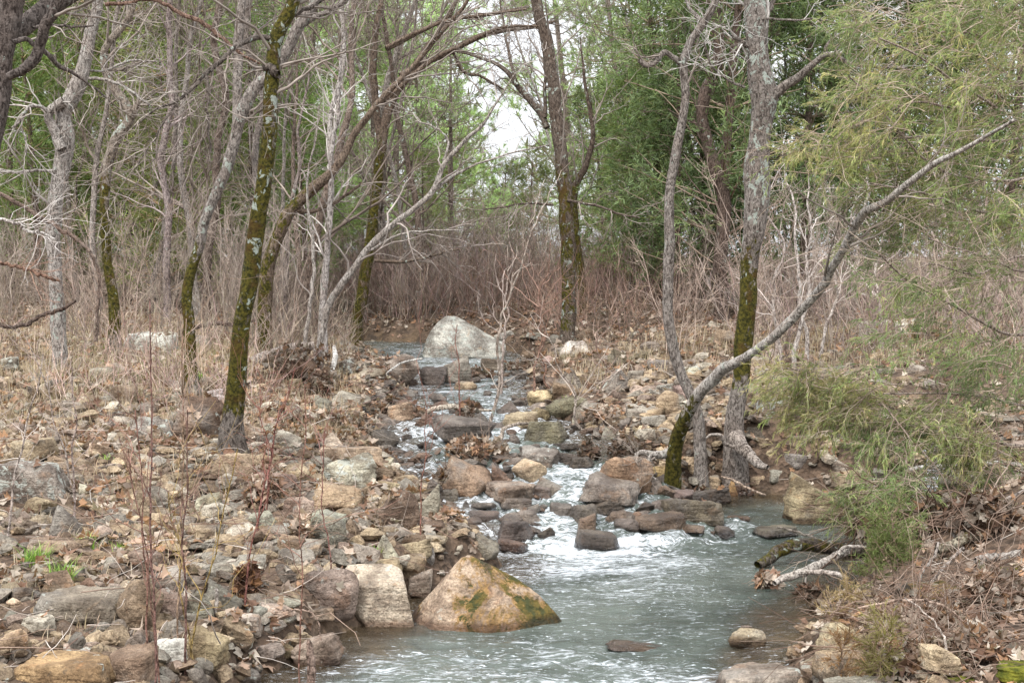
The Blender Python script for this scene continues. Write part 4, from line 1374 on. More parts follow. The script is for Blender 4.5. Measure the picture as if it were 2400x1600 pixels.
leaf_pile(2060, 1450, 150, 40, 190, 120, 'leaf fringe along the lower right water edge', .85, twl=(.2, .6))
leaf_pile(2180, 1490, 220, 50, 400, 300, 'broad tangled leaf heap in front of the long half-buried slab', .9, twl=(.25, .8))
leaf_pile(2340, 1440, 180, 90, 330, 240, 'deep tangled leaf heap at the right edge of the photo', .85, twl=(.25, .8))
leaf_pile(2150, 1580, 220, 70, 330, 240, 'tangled leaf heap at the lower right corner beside the moss', .85, twl=(.25, .8))
leaf_pile(2300, 1560, 160, 70, 220, 160, 'leaf heap left of the bright moss cushion', .9, twl=(.25, .8))

# ------------------------------------------------------------ trees
PALE, GREYB, BROWNB, DARKB, REDB = (.50, .47, .43), (.30, .27, .24), (.20, .155, .12), (.11, .085, .07), (.26, .12, .085)

def stem_mesh(name, P, R, k=12, moss=None, lichen=0., flare=0., seed=0, mat=None):
    """one bark-covered stem; moss is a function of height fraction"""
    N = len(P)
    a = np.arange(k) * 2 * math.pi / k
    seg = np.concatenate([[0], np.cumsum(np.linalg.norm(np.diff(P, axis=0), axis=1))])
    nz = fbm(np.stack([np.cos(a)[None] * 1.3 + 0 * seg[:, None], np.sin(a)[None] * 1.3 + 0 * seg[:, None], seg[:, None] * 3.2 + 0 * a[None]], -1) + seed * 7.7, 3, seed)
    prof = 1 + (nz - .5) * .42
    if flare:
        lob = .5 + .5 * np.cos(a * 4 + seed)[None] + .3 * np.cos(a * 7 + seed * 2)[None]
        prof = prof * (1 + flare * (.35 + lob) * np.exp(-seg / .13)[:, None])
    V, q = tubes(P[None], R[None], k, prof[None])
    tt = np.repeat(seg / max(seg[-1], 1e-6), k)
    mo = np.zeros(len(V)) if moss is None else np.repeat(np.array([moss(s) for s in seg]), k)
    li = np.full(len(V), lichen) if not callable(lichen) else np.repeat(np.array([lichen(s) for s in seg]), k)
    return mesh_np(name, V, q, mat or M_BARK, attrs={'moss': mo, 'lichen': li})

def crown_mesh(name, fam, col, seed, jitter=.25):
    """fam: list of (P, R, k)"""
    rs = np.random.RandomState(seed)
    s = Soup()
    for P, R, k in fam:
        if len(P) == 0: continue
        V, q = tubes(P, R, k)
        c = np.repeat(np.array(col)[None] * rs.uniform(1 - jitter, 1 + jitter, (len(P), 1)), P.shape[1] * k, 0)
        s.add(V, q, c)
    return s.mesh(name, M_TWIG)

def dist_y(b, lean, m):
    return [b + lean * i / max(m - 1, 1) for i in range(m)]

def px_path(pts, Y, lean=0.):
    """pts [(px, py, w)] -> points and radii"""
    m = len(pts)
    ys = dist_y(Y, lean, m)
    out = []
    for (px, py, w), y in zip(pts, ys):
        p = at(px, py, y)
        out.append([*p, w / F * y / 2])
    return np.array(out)

def wobble(P, amp, seed):
    n = len(P)
    t = np.linspace(0, n * .35, n)
    w = np.stack([fbm(P3(t + i * 31.7, t * 0 + seed), 3, seed + i) - .5 for i in range(3)], -1)
    env = np.sin(np.linspace(0, math.pi, n))[:, None] ** .5
    return P + w * amp * env

def hero_tree(label, Y, trunk, limbs=(), lean=0., color=GREYB, moss=None, lichen=.3, twigs=True, twig_col=(.27, .235, .205), seed=1, flare=.7, extend=1.5,
              tw=(6, 4, 3), ground=True, cat='tree', name='tree', tlo=.35, dense=1.0, twl=(.5, 1.5), fine=1.0, wob=.05):
    p = px_path(trunk, Y, lean)
    if ground:
        g = float(ground_z(p[0, 0], p[0, 1]))
        p[0, 2] = min(p[0, 2], g)
        p = np.vstack([[p[0, 0], p[0, 1], g - .15, p[0, 3]], p[1:] if abs(p[0, 2] - g) < .02 and False else p[0:]])
    if extend:
        d = p[-1, :3] - p[-3, :3]
        d = d / np.linalg.norm(d)
        e = p[-1].copy()
        for i in range(3):
            e = e.copy(); e[:3] += (d + np.array([0, 0, .25])) * extend / 3; e[3] *= .75
            p = np.vstack([p, e])
    N = 64
    q = resample(p, N)
    P, R = wobble(q[:, :3], wob, seed), np.maximum(q[:, 3], .003 if fine < 1 else .004)
    base = P[0].copy()
    root = empty(name, base)
    tag(root, label, cat)
    def local(o):
        o.data.transform(Matrix.Translation(-Vector(base)))
        return o
    o = mobj('trunk', stem_mesh('trunk', P, R, 14, moss, lichen, flare, seed), root)
    o.color = (*color, 1); local(o)
    par = [(P[None], R[None])]
    for i, L in enumerate(limbs):
        lp, ly, ll = L[0], L[1] if len(L) > 1 else 0., L[2] if len(L) > 2 else 0.
        q = px_path(lp, Y + ly, ll)
        q = resample(q, 26)
        LP, LR = wobble(q[:, :3], wob * .8, seed + i + 3), np.maximum(q[:, 3], .003)
        o = mobj('limb', stem_mesh('limb', LP, LR, 8, (lambda s, m=moss: 0.) if len(L) < 4 else (lambda s: L[3]), lichen, 0, seed + i), root)
        o.color = (*color, 1); local(o)
        par.append((LP[None], LR[None]))
    if twigs:
        tw = (tw[0], tw[1], max(tw[2] - 1, 1))
        rs = np.random.RandomState(seed + 50)
        fam = []
        pp = np.stack([resample(np.hstack([a[0], b_[0][:, None]]), 24) for a, b_ in par])
        A = (pp[:, :, :3], pp[:, :, 3])
        first = sprout(rs, A[0][:1], A[1][:1], int(tw[0] * 2 * dense), (twl[0], twl[1]), .4, 9, .16, .25, .9, tlo, 1, .006, .12, maxr=.016)
        l1 = sprout(rs, A[0][1:], A[1][1:], int(tw[0] * dense), (twl[0] * .6, twl[1] * .6), .5, 8, .18, .25, .9, .15, 1, .005, .12, maxr=.012) if len(A[0]) > 1 else (np.zeros((0, 8, 3)), np.zeros((0, 8)))
        l2a = sprout(rs, first[0], first[1], tw[1], (.2, .6), .55, 6, .22, .15, .8, .15, 1, .0038, .15)
        l2b = sprout(rs, l1[0], l1[1], tw[1], (.15, .5), .55, 6, .22, .15, .8, .15, 1, .0036, .15)
        l3a = sprout(rs, l2a[0], l2a[1], tw[2], (.1, .3), .6, 4, .25, .1, .8, .2, 1, .0028, .15)
        l3b = sprout(rs, l2b[0], l2b[1], tw[2], (.1, .3), .6, 4, .25, .1, .8, .2, 1, .0028, .15)
        first, l1, l2a, l2b, l3a, l3b = [(a_, b_ * fine) for a_, b_ in (first, l1, l2a, l2b, l3a, l3b)]
        fam = [(*first, 4), (*l1, 4), (*l2a, 3), (*l2b, 3), (*l3a, 3), (*l3b, 3)]
        o = mobj('crown', crown_mesh('crown', fam, twig_col, seed), root, 'stuff')
        local(o)
    return root

def band(a, b, v=1.):
    """moss between heights a and b along the stem"""
    return lambda s: v * float(np.clip((s - a + .15) / .3, 0, 1) * np.clip((b + .4 - s) / .8, 0, 1))

# the main mossy tree on the left bank
hero_tree('main mossy tree with a flared grey foot on the left bank', 11.35,
  [(543, 1058, 72), (546, 1010, 60), (550, 960, 50), (555, 915, 45), (563, 800, 42), (578, 700, 40), (593, 600, 39), (608, 480, 37), (622, 380, 36), (634, 300, 35), (640, 190, 34), (650, 90, 33), (680, 20, 32), (695, -40, 28)],
  [([(641, 92, 14), (600, 88, 13), (560, 105, 12), (520, 140, 12), (480, 182, 10), (440, 220, 8), (408, 240, 7), (360, 260, 5), (310, 300, 3)], 0, -.5),
   ([(652, 175, 20), (630, 158, 17), (618, 160, 15)], -.05, 0),
   ([(420, 228, 6), (390, 280, 5), (345, 350, 4), (320, 392, 3)], -.3, -.2),
   ([(485, 175, 7), (486, 230, 6), (487, 290, 5), (494, 360, 4)], -.3, 0),
   ([(660, 60, 14), (700, 30, 11), (740, 10, 10), (790, -30, 8)], 0, .4)],
  color=(.145, .125, .11), moss=band(.45, 4.6), lichen=lambda s: .10 + .14 * (s > 1.2) + .10 * (s > 2.4), seed=1, flare=.9, tw=(5, 4, 3), tlo=.5)

# slim mossy tree behind it on the left
hero_tree('slim mossy tree curving up behind the main mossy tree', 14.6,
  [(450, 862, 38), (446, 830, 28), (443, 760, 26), (440, 690, 25), (449, 630, 24), (466, 570, 24), (484, 510, 24), (510, 450, 25), (535, 395, 26), (552, 330, 27), (565, 265, 30), (600, 205, 28), (640, 170, 27), (672, 120, 27), (700, 60, 26), (735, 10, 20), (760, -40, 18)],
  [([(556, 300, 24), (557, 200, 22), (556, 110, 22), (562, 40, 20), (570, -40, 18)], 0, .3),
   ([(700, 62, 18), (730, 45, 14), (775, 25, 11), (830, -10, 8)], .1, .3)],
  color=(.24, .215, .195), moss=band(.25, 1.9), lichen=lambda s: .05 + .22 * (s > 1.6), seed=2, flare=.7, tlo=.45)

# bent mossy tree leaning right, arching over the creek
hero_tree('bent mossy tree leaning far right behind the main mossy tree', 17.5,
  [(618, 700, 36), (623, 650, 33), (636, 595, 31), (658, 540, 30), (682, 490, 28), (725, 450, 26), (775, 408, 22), (805, 365, 19), (835, 310, 17), (875, 255, 15), (915, 210, 14), (975, 150, 12), (1020, 92, 11), (1085, 15, 8)],
  [([(690, 490, 14), (735, 495, 10), (790, 470, 8), (850, 430, 6)], 0, .3),
   ([(880, 250, 12), (930, 210, 10), (990, 155, 10), (1060, 118, 9), (1130, 82, 8), (1190, 62, 7), (1262, 62, 5)], .2, .3),
   ([(905, 112, 10), (970, 80, 9), (1055, 48, 8), (1130, 35, 7), (1235, 22, 5)], .2, .3)],
  color=(.17, .13, .10), moss=band(.1, 2.6, .75), lichen=.1, seed=3, tlo=.5, extend=1.)

# mossy trunk left of the creek
hero_tree('straight dark mossy tree at the left of the far creek', 20.5,
  [(833, 800, 34), (838, 750, 28), (849, 690, 27), (860, 630, 26), (868, 580, 26), (878, 474, 25), (887, 388, 24), (900, 306, 22), (915, 245, 21), (945, 195, 17), (985, 135, 15), (1040, 60, 12), (1075, -10, 10)],
  [([(893, 330, 20), (880, 250, 17), (876, 170, 16), (878, 90, 14), (890, 20, 12), (900, -40, 10)], 0, .3),
   ([(938, 178, 16), (994, 150, 15), (1065, 118, 14), (1127, 84, 13), (1188, 70, 11), (1259, 62, 9), (1300, 50, 6)], 0, .5),
   ([(905, 115, 12), (968, 84, 11), (1055, 46, 10), (1127, 38, 9), (1240, 16, 6)], .1, .5),
   ([(880, 610, 9), (920, 614, 8), (985, 608, 7), (1045, 590, 5), (1075, 585, 3)], -.3, -.5),
   ([(1060, 120, 8), (1090, 170, 8), (1130, 180, 6), (1180, 210, 4)], .2, .3)],
  color=(.17, .13, .10), moss=band(.1, 3.4, .9), lichen=.12, seed=4, tlo=.45, tw=(8, 5, 3))

# long pale leaning stem
hero_tree('long pale leaning stem crossing in front of the dark mossy tree', 16.0,
  [(735, 815, 16), (765, 730, 15), (805, 660, 15), (845, 605, 15), (885, 560, 15), (930, 522, 14), (975, 488, 13), (1014, 450, 13), (1040, 385, 11), (1088, 330, 9), (1137, 286, 7), (1160, 245, 5)],
  [([(1014, 450, 9), (1060, 415, 7), (1120, 385, 5), (1200, 358, 4), (1290, 340, 3)], 0, .3),
   ([(860, 590, 7), (930, 555, 5), (1000, 540, 4), (1080, 540, 3)], 0, -.3),
   ([(1040, 380, 6), (1050, 330, 5), (1020, 300, 4), (980, 285, 3)], 0, .2)],
  color=(.35, .32, .29), lichen=.1, seed=5, flare=.2, extend=.4, tlo=.3, tw=(4, 3, 2), twig_col=(.36, .32, .29))

# tall centre tree
hero_tree('tall lichened tree standing alone at the centre beyond the creek', 20.0,
  [(1328, 815, 46), (1330, 780, 36), (1334, 700, 34), (1332, 620, 33), (1329, 540, 33), (1324, 450, 32), (1315, 370, 31), (1307, 300, 31), (1298, 220, 29), (1290, 140, 28), (1278, 80, 27), (1262, 30, 26), (1250, -30, 24)],
  [([(1282, 300, 16), (1272, 275, 16), (1245, 240, 14), (1215, 205, 13), (1185, 165, 11), (1150, 145, 8), (1110, 130, 6), (1070, 122, 4)], .1, .3),
   ([(1212, 200, 9), (1200, 160, 8), (1190, 110, 7), (1180, 60, 6), (1172, 0, 4)], .15, .4),
   ([(1330, 470, 8), (1390, 480, 6), (1450, 500, 5), (1500, 510, 3)], -.1, -.4),
   ([(1296, 480, 6), (1240, 476, 5), (1180, 485, 4), (1130, 490, 3)], -.1, -.5),
   ([(1278, 275, 10), (1276, 210, 8), (1277, 160, 7), (1270, 90, 5)], .1, .1)],
  color=(.135, .108, .088), moss=band(.3, 2.8, .75), lichen=.24, seed=6, tlo=.3, tw=(7, 4, 3), flare=.5)
hero_tree('thin mossy tree just behind the tall centre tree', 22.5,
  [(1372, 770, 24), (1366, 700, 21), (1360, 640, 20), (1352, 580, 20), (1346, 520, 19), (1349, 440, 16), (1375, 380, 14), (1390, 320, 11), (1380, 250, 9), (1370, 180, 7)], color=(.13, .10, .08), moss=band(.2, 2.6, .9), lichen=.12, seed=7, tlo=.35, tw=(6, 4, 2), extend=.5)

# slim curved tree right of centre
hero_tree('slim curved tree with a broken elbow branch right of centre', 13.0,
  [(1645, 1050, 36), (1640, 1000, 27), (1622, 940, 25), (1598, 880, 25), (1580, 820, 26), (1568, 740, 25), (1566, 660, 25), (1571, 580, 25), (1568, 500, 23), (1573, 430, 22), (1586, 350, 22), (1600, 290, 21), (1605, 230, 20), (1602, 180, 20), (1600, 142, 20), (1622, 95, 19), (1655, 50, 18), (1680, -10, 16)],
  [([(1598, 152, 16), (1572, 128, 14), (1556, 125, 13), (1535, 148, 12), (1512, 152, 12), (1497, 143, 10)], 0, -.1),
   ([(1655, 55, 12), (1625, 30, 9), (1605, 0, 7), (1590, -40, 6)], 0, .2)],
  color=(.235, .21, .19), moss=band(1.0, 1.35, .3), lichen=.15, seed=8, tlo=.55, tw=(3, 3, 3), twl=(.3, .9), flare=.45)

# big lichen tree
hero_tree('thick pale lichened tree with a swollen fork right of the creek', 13.2,
  [(1722, 1035, 60), (1722, 980, 46), (1738, 900, 42), (1742, 820, 42), (1748, 740, 41), (1755, 670, 40), (1762, 600, 44), (1770, 530, 54), (1774, 460, 60), (1771, 400, 58), (1776, 340, 48), (1782, 280, 50), (1790, 225, 66), (1776, 160, 52), (1772, 90, 52), (1770, 20, 56), (1768, -40, 50)],
  [([(1800, 235, 26), (1838, 203, 22), (1872, 180, 19), (1905, 150, 16), (1936, 128, 14), (1965, 138, 10), (1998, 152, 9), (2050, 155, 7), (2125, 160, 5)], -.05, -.4),
   ([(1936, 128, 11), (1938, 105, 10), (1968, 80, 8), (2020, 56, 6), (2080, 30, 4)], -.2, -.1),
   ([(1752, 110, 10), (1735, 95, 10), (1714, 86, 10)], -.1, -.1),
   ([(1790, 40, 12), (1810, 10, 11), (1830, -30, 10)], 0, .1),
   ([(1745, 205, 7), (1700, 185, 6), (1665, 150, 5), (1650, 100, 4)], -.1, -.2),
   ([(1785, 45, 5), (1860, 45, 5), (1940, 50, 4), (2010, 70, 3)], -.1, -.2)],
  color=(.22, .195, .175), moss=band(1.0, 2.35, 1.05), lichen=lambda s: .05 + .36 * float(np.clip((s - 2.0) / .6, 0, 1)), seed=9, tlo=.55, tw=(4, 4, 3), twl=(.3, 1.0), twig_col=(.5, .48, .45), flare=.45)

# leaning tree across
hero_tree('leaning tree with a mossy foot slanting up to the right over the bank', 12.3,
  [(1572, 1068, 44), (1584, 1040, 34), (1606, 985, 31), (1634, 935, 29), (1662, 895, 29), (1692, 868, 27), (1730, 848, 24), (1775, 820, 21), (1830, 770, 21), (1880, 720, 21), (1925, 670, 20), (1958, 625, 20), (1985, 575, 19), (2010, 520, 19), (2030, 492, 19), (2080, 468, 18), (2130, 430, 17), (2185, 390, 15), (2240, 360, 12), (2310, 320, 9), (2380, 280, 7)],
  [([(1585, 1052, 26), (1560, 1062, 22), (1530, 1063, 18), (1500, 1062, 12), (1488, 1075, 8)], -.05, -.25),
   ([(1525, 1068, 9), (1520, 1090, 8), (1524, 1112, 6), (1540, 1125, 5)], -.3, -.1),
   ([(2010, 520, 10), (2030, 470, 9), (2034, 420, 7), (2033, 360, 6), (2040, 300, 4)], 0, .2)],
  lean=-3.6, color=(.42, .395, .365), moss=lambda s: float(np.clip((s - .12) / .15, 0, 1) * np.clip((1.75 - s) / .8, 0, 1)) * 1.05, lichen=.14, seed=10, tlo=.5, tw=(3, 3, 2), flare=.3, extend=0, twl=(.3, .8))

# left forked pale tree
hero_tree('pale forked tree with a dark side limb at the left', 15.5,
  [(138, 745, 36), (135, 700, 34), (128, 620, 33), (125, 560, 34), (130, 490, 35), (136, 430, 36), (146, 370, 40), (156, 320, 40), (150, 285, 34), (146, 262, 34), (160, 240, 36), (183, 200, 38), (200, 150, 33), (207, 120, 30), (212, 80, 28), (224, 40, 26), (232, -30, 24)],
  [([(145, 350, 26), (128, 310, 24), (114, 268, 22), (130, 250, 22), (150, 238, 24)], -.12, 0.),
   ([(112, 262, 9), (95, 248, 8), (70, 252, 8), (50, 280, 7), (28, 300, 5)], -.2, -.2),
   ([(50, 300, 5), (62, 330, 5), (60, 365, 4)], -.3, 0),
   ([(210, 185, 8), (250, 186, 7), (300, 210, 7), (350, 245, 5)], -.1, -.3),
   ([(205, 165, 5), (250, 165, 5), (300, 145, 5), (370, 145, 3)], .1, .2),
   ([(125, 400, 7), (80, 400, 6), (40, 403, 6), (-10, 395, 5)], -.1, -.2)],
  color=(.34, .315, .29), lichen=.20, seed=11, tlo=.3, tw=(4, 4, 2), flare=.35, twig_col=(.40, .37, .34))

# crooked mossy
hero_tree('crooked mossy tree with a zigzag top between the pale forked tree and slim mossy tree', 17.0,
  [(270, 740, 30), (265, 700, 24), (255, 640, 23), (248, 580, 22), (243, 510, 22), (244, 450, 22), (252, 385, 23), (272, 325, 24), (298, 290, 24), (307, 268, 24), (290, 240, 22), (268, 212, 20), (252, 185, 18), (247, 150, 17), (249, 115, 17), (268, 88, 17), (300, 42, 14), (320, -10, 12)],
  [([(308, 275, 18), (318, 255, 14), (325, 238, 9)], -.05, 0),
   ([(250, 165, 8), (300, 160, 7), (340, 145, 6), (365, 145, 4)], 0, .2)],
  color=(.25, .215, .18), moss=band(.3, 2.45, 1.), lichen=lambda s: .06 + .2 * (s > 2.4), seed=12, tlo=.45, tw=(6, 4, 3))

# the heavy dark trunk cut by the top left corner
hero_tree('heavy dark furrowed trunk cut off by the top left corner', 9.0,
  [(-60, 1180, 60), (-62, 900, 54), (-60, 650, 50), (-40, 420, 48), (-14, 300, 46), (2, 200, 50), (12, 100, 52), (22, 20, 56), (30, -50, 56)],
  [([(18, 95, 30), (60, 60, 44), (110, 25, 46), (180, -20, 44), (230, -60, 40)], .1, .5),
   ([(20, 180, 18), (48, 165, 22), (75, 140, 26), (95, 95, 26), (120, 40, 26), (140, -10, 24)], -.25, -.1),
   ([(30, 100, 12), (60, 90, 12), (90, 110, 12), (130, 145, 11), (175, 175, 8), (210, 200, 6), (250, 230, 4)], -.2, .3),
   ([(75, 65, 8), (120, 60, 7), (165, 62, 5), (220, 60, 4)], -.1, .2)],
  color=(.13, .11, .10), lichen=.10, seed=13, tlo=.75, tw=(3, 3, 2), flare=.4)

# arcs and saplings: (label, Y, path, colour, twigs)
SAP = [
 ('brown arching branch-like stem crossing the top left', 12.5, [(246, 12, 9), (300, 6, 9), (367, 2, 9), (434, 36, 10), (490, 66, 10), (536, 102, 9), (570, 130, 7), (610, 150, 5)], (.20, .13, .10), False),
 ('dark stem bowing down across the lower left to the bank', 12.5, [(-20, 445, 9), (40, 475, 10), (80, 500, 10), (130, 530, 10), (180, 560, 9), (210, 590, 8), (228, 630, 8), (232, 690, 7), (225, 800, 8)], (.19, .145, .12), True),
 ('white twiggy dead branch reaching in from the left edge', 11.5, [(-30, 505, 8), (5, 515, 8), (45, 525, 8), (60, 540, 7), (100, 545, 6), (128, 560, 4)], (.58, .55, .52), True),
 ('bent brown dead branch low at the left edge', 12.0, [(-30, 600, 8), (20, 620, 8), (60, 630, 8), (105, 648, 8), (140, 658, 6)], (.24, .15, .11), True),
 ('dark fallen branch lying at the far left', 13.0, [(-20, 755, 9), (40, 765, 9), (95, 740, 9), (150, 722, 8), (178, 705, 6)], (.12, .09, .075), False),
]
for i, (lab, Y, pts, c, tw_) in enumerate(SAP):
    hero_tree(lab, Y, pts, color=c, seed=20 + i, ground=False, extend=0, twigs=tw_, tw=(4, 2, 1), twl=(.2, .6), fine=.6, tlo=.1, flare=0, lichen=0., twig_col=tuple(min(1, x * 1.2) for x in c), cat='branch', name='branch')

# slender bare saplings in the middle distance: (px base, py base, px top, py top, width, Y, colour, label)
SL = [
 (765, 820, 778, 150, 17, 17.5, (.38, .35, .33), 'pale straight sapling right of the uprooted stump'),
 (742, 810, 792, 20, 13, 18.5, (.42, .39, .36), 'thin pale sapling slanting right above the uprooted stump'),
 (712, 800, 745, 330, 10, 17.0, (.36, .33, .30), 'thin grey sapling behind the leaf heap by the stump'),
 (668, 800, 700, 200, 14, 19.5, (.26, .22, .20), 'grey-brown sapling between the bent mossy tree and the stump'),
 (400, 740, 388, 10, 18, 21.0, (.30, .25, .24), 'purplish grey trunk with a mossy knot behind the arching branch'),
 (610, 700, 592, -20, 18, 22.0, (.30, .27, .25), 'grey trunk hidden behind the main mossy tree'),
 (480, 720, 525, -20, 20, 22.5, (.24, .19, .16), 'rusty brown trunk behind the slim mossy tree'),
 (1180, 830, 1196, 560, 6, 17.0, (.42, .35, .31), 'thin tan sapling left of the tall centre tree'),
 (1140, 1070, 1208, 600, 9, 14.2, (.40, .34, .29), 'thin crooked sapling rising from the leaf pile in mid creek'),
 (1302, 960, 1262, 760, 6, 16.4, (.26, .16, .12), 'short reddish sapling on the right bank of the upper creek'),
 (1250, 960, 1275, 640, 6, 16.0, (.28, .18, .14), 'reddish sapling in front of the tall centre tree'),
 (1395, 1060, 1300, 830, 7, 14.0, (.36, .31, .27), 'crooked grey sapling on the bank below the domed boulder'),
 (1388, 1025, 1425, 700, 5, 15.0, (.3, .22, .18), 'thin brown sapling right of the greenish boulder'),
 (1690, 720, 1664, 20, 34, 21.5, (.12, .09, .075), 'dark cedar-shaded trunk behind the big lichen tree'),
 (1632, 745, 1640, 480, 16, 24.0, (.13, .10, .085), 'short dark trunk left of the cedar-shaded trunk'),
 (1860, 880, 1905, 480, 11, 15.5, (.56, .51, .47), 'white-barked shrub stem right of the big lichen tree'),
 (1830, 860, 1800, 430, 9, 15.0, (.52, .46, .42), 'pale shrub stem hugging the big lichen tree'),
 (1895, 870, 1850, 420, 10, 16.0, (.58, .53, .49), 'tall white shrub stem forking left'),
 (1930, 870, 1980, 500, 8, 16.5, (.5, .45, .41), 'pale shrub stem behind the leaning tree'),
 (1810, 870, 1832, 560, 8, 14.5, (.48, .40, .35), 'tan shrub stem in front of the thicket'),
 (2060, 780, 2075, 480, 9, 17.0, (.5, .44, .40), 'pale shrub stem left of the whitish mossy rock'),
 (2240, 740, 2210, 430, 9, 17.0, (.45, .37, .33), 'brown shrub stem under the near cedar'),
 (2330, 750, 2300, 430, 11, 17.0, (.38, .3, .26), 'tall tan shrub stem at far right under the cedar'),
]
for i, (bx, by_, tx, ty, w, Y, c, lab) in enumerate(SL):
    rs = np.random.RandomState(300 + i)
    n = 7
    pts = []
    for j in range(n):
        t_ = j / (n - 1)
        bow = math.sin(t_ * math.pi) * rs.uniform(-14, 14) + rs.normal(0, 4 + 6 * t_ * (by_ - ty) / 500)
        pts.append((bx + (tx - bx) * t_ + bow, by_ + (ty - by_) * t_, w * (1 - .6 * t_) if ty > 60 else w * (1 - .25 * t_)))
    big = ty < 60
    hero_tree(lab, Y, pts, color=c, seed=60 + i, extend=1.2 if big else .3, tw=(9, 4, 3) if big else (5, 3, 2) if Y > 17 else (3, 2, 2), twl=(.5, 1.4) if big else (.25, .8), tlo=.2 if big else .25,
              flare=.3, lichen=.08, twig_col=tuple(min(.8, x * 1.15) for x in c), name='tree' if big else 'sapling', cat='tree' if big else 'sapling', dense=.85)
# fine red and yellowish saplings in the near left bank
RS = [
 (365, 1600, 352, 700, 6, (.22, .13, .11), 'tall dark red sapling left in the near thicket of saplings'),
 (352, 1560, 315, 960, 5, (.25, .14, .11), 'thin dark red sapling leaning left over the rubble'),
 (378, 1590, 300, 1050, 5, (.24, .14, .11), 'reddish sapling crossing the tall dark red sapling'),
 (432, 1580, 440, 960, 6, (.20, .12, .10), 'dark sapling straight up in the middle of the near saplings'),
 (420, 1560, 428, 760, 5, (.34, .24, .17), 'pale straight reed-like stem behind the near saplings'),
 (445, 1570, 560, 1050, 5, (.36, .26, .10), 'yellowish sapling bending right beside the whitish stub'),
 (455, 1580, 395, 1150, 5, (.34, .25, .11), 'yellowish sapling bending left over the rubble'),
 (575, 1430, 640, 1040, 5, (.26, .12, .10), 'red sapling rising through the hanging leaf clump'),
 (600, 1270, 690, 860, 5, (.28, .13, .11), 'red sapling above the squared grey stone'),
 (630, 1240, 612, 930, 4, (.27, .13, .10), 'short red sapling at the upper leaf clump'),
 (770, 1380, 758, 1010, 4, (.25, .13, .11), 'thin red stem in front of the big light tan block'),
 (172, 1240, 170, 860, 6, (.38, .31, .28), 'grey crooked sapling right of the angular grey boulder'),
 (20, 1260, 100, 830, 6, (.46, .40, .36), 'pale sapling at the left edge leaning right'),
 (180, 1180, 60, 790, 5, (.42, .36, .32), 'pale twiggy sapling at the upper left bank'),
 (985, 1310, 1000, 950, 4, (.26, .13, .10), 'thin red stem behind the pointed boulder'),
 (1075, 1010, 1072, 760, 4, (.26, .13, .10), 'red stem growing out of the floating leaf ball'),
 (700, 1600, 716, 900, 4, (.30, .17, .13), 'fine reddish stem near the water at the bottom'),
]
for i, (bx, by_, tx, ty, w, c, lab) in enumerate(RS):
    rs = np.random.RandomState(500 + i)
    g = hit(bx, min(by_, 1595))
    Yb = g[1] - (.0 if by_ < 1590 else .25)
    n = 7
    pts = []
    for j in range(n):
        t_ = j / (n - 1)
        pts.append((bx + (tx - bx) * t_ ** 1.2 + math.sin(t_ * math.pi) * rs.uniform(-10, 10) + rs.normal(0, 1.2), by_ + (ty - by_) * t_, w * (1 - .6 * t_)))
    hero_tree(lab, Yb, pts, color=c, seed=90 + i, extend=0, tw=(3, 1, 1), twl=(.12, .40), tlo=.35, flare=0, lichen=-.2, fine=.42, wob=.012, twig_col=c, name='sapling', cat='sapling')

# ------------------------------------------------------------ background: bare trees, shrubs, pines, cedars
def bare_proto(seed, H=8.5, r0=.085, col=(.25, .215, .185)):
    rs = np.random.RandomState(seed)
    P = walk(rs, np.zeros((1, 3)) - np.array([[0, 0, .2]]), np.array([[rs.normal(0, .1), rs.normal(0, .1), 1.]]), np.array([H]), 30, .055, .25, .04)
    R = (r0 * np.linspace(1, .12, 30))[None]
    l1 = sprout(rs, P, R, 20, (1.0, 2.8), .45, 12, .13, .35, 1.0, .16, 1., .008, .08)
    l2 = sprout(rs, l1[0], l1[1], 6, (.5, 1.5), .5, 8, .17, .2, .8, .15, 1., .006, .1)
    l3 = sprout(rs, l2[0], l2[1], 4, (.25, .8), .6, 5, .22, .15, .8, .1, 1., .0048, .12)
    l4 = sprout(rs, l3[0], l3[1], 1, (.15, .45), .7, 3, .25, .1, .8, .1, 1., .0046, .12)
    k = np.linspace(0, H, 30)
    trunk = stem_mesh('trunk', P[0], R[0], 9, lambda s: .25 * (s < 1.4), .08, .5, seed)
    crown = crown_mesh('crown', [(*l1, 4), (*l2, 3), (*l3, 3), (*l4, 3)], col, seed)
    return trunk, crown

def shrub_proto(seed, H=2.6, n=9, col=(.42, .34, .30), r0=.011, spread=.25):
    rs = np.random.RandomState(seed)
    S = np.concatenate([rs.normal(0, .18, (n, 2)), np.full((n, 1), -.1)], 1)
    D = np.concatenate([rs.normal(0, spread, (n, 2)), np.ones((n, 1))], 1)
    P = walk(rs, S, D, rs.uniform(.55, 1, n) * H, 12, .07, .1, .06)
    R = np.repeat((r0 * np.linspace(1, .35, 12))[None], n, 0) * rs.uniform(.6, 1.2, (n, 1))
    l1 = sprout(rs, P, R, 8, (.3, .9), .6, 7, .14, .3, .6, .2, 1., .0045, .08)
    l2 = sprout(rs, l1[0], l1[1], 4, (.12, .4), .7, 4, .2, .2, .7, .1, 1., .0038, .1)
    stems = crown_mesh('stem', [(P, R, 5)], col, seed)
    crown = crown_mesh('crown', [(*l1, 3), (*l2, 3)], np.array(col) * 1.1, seed)
    return stems, crown

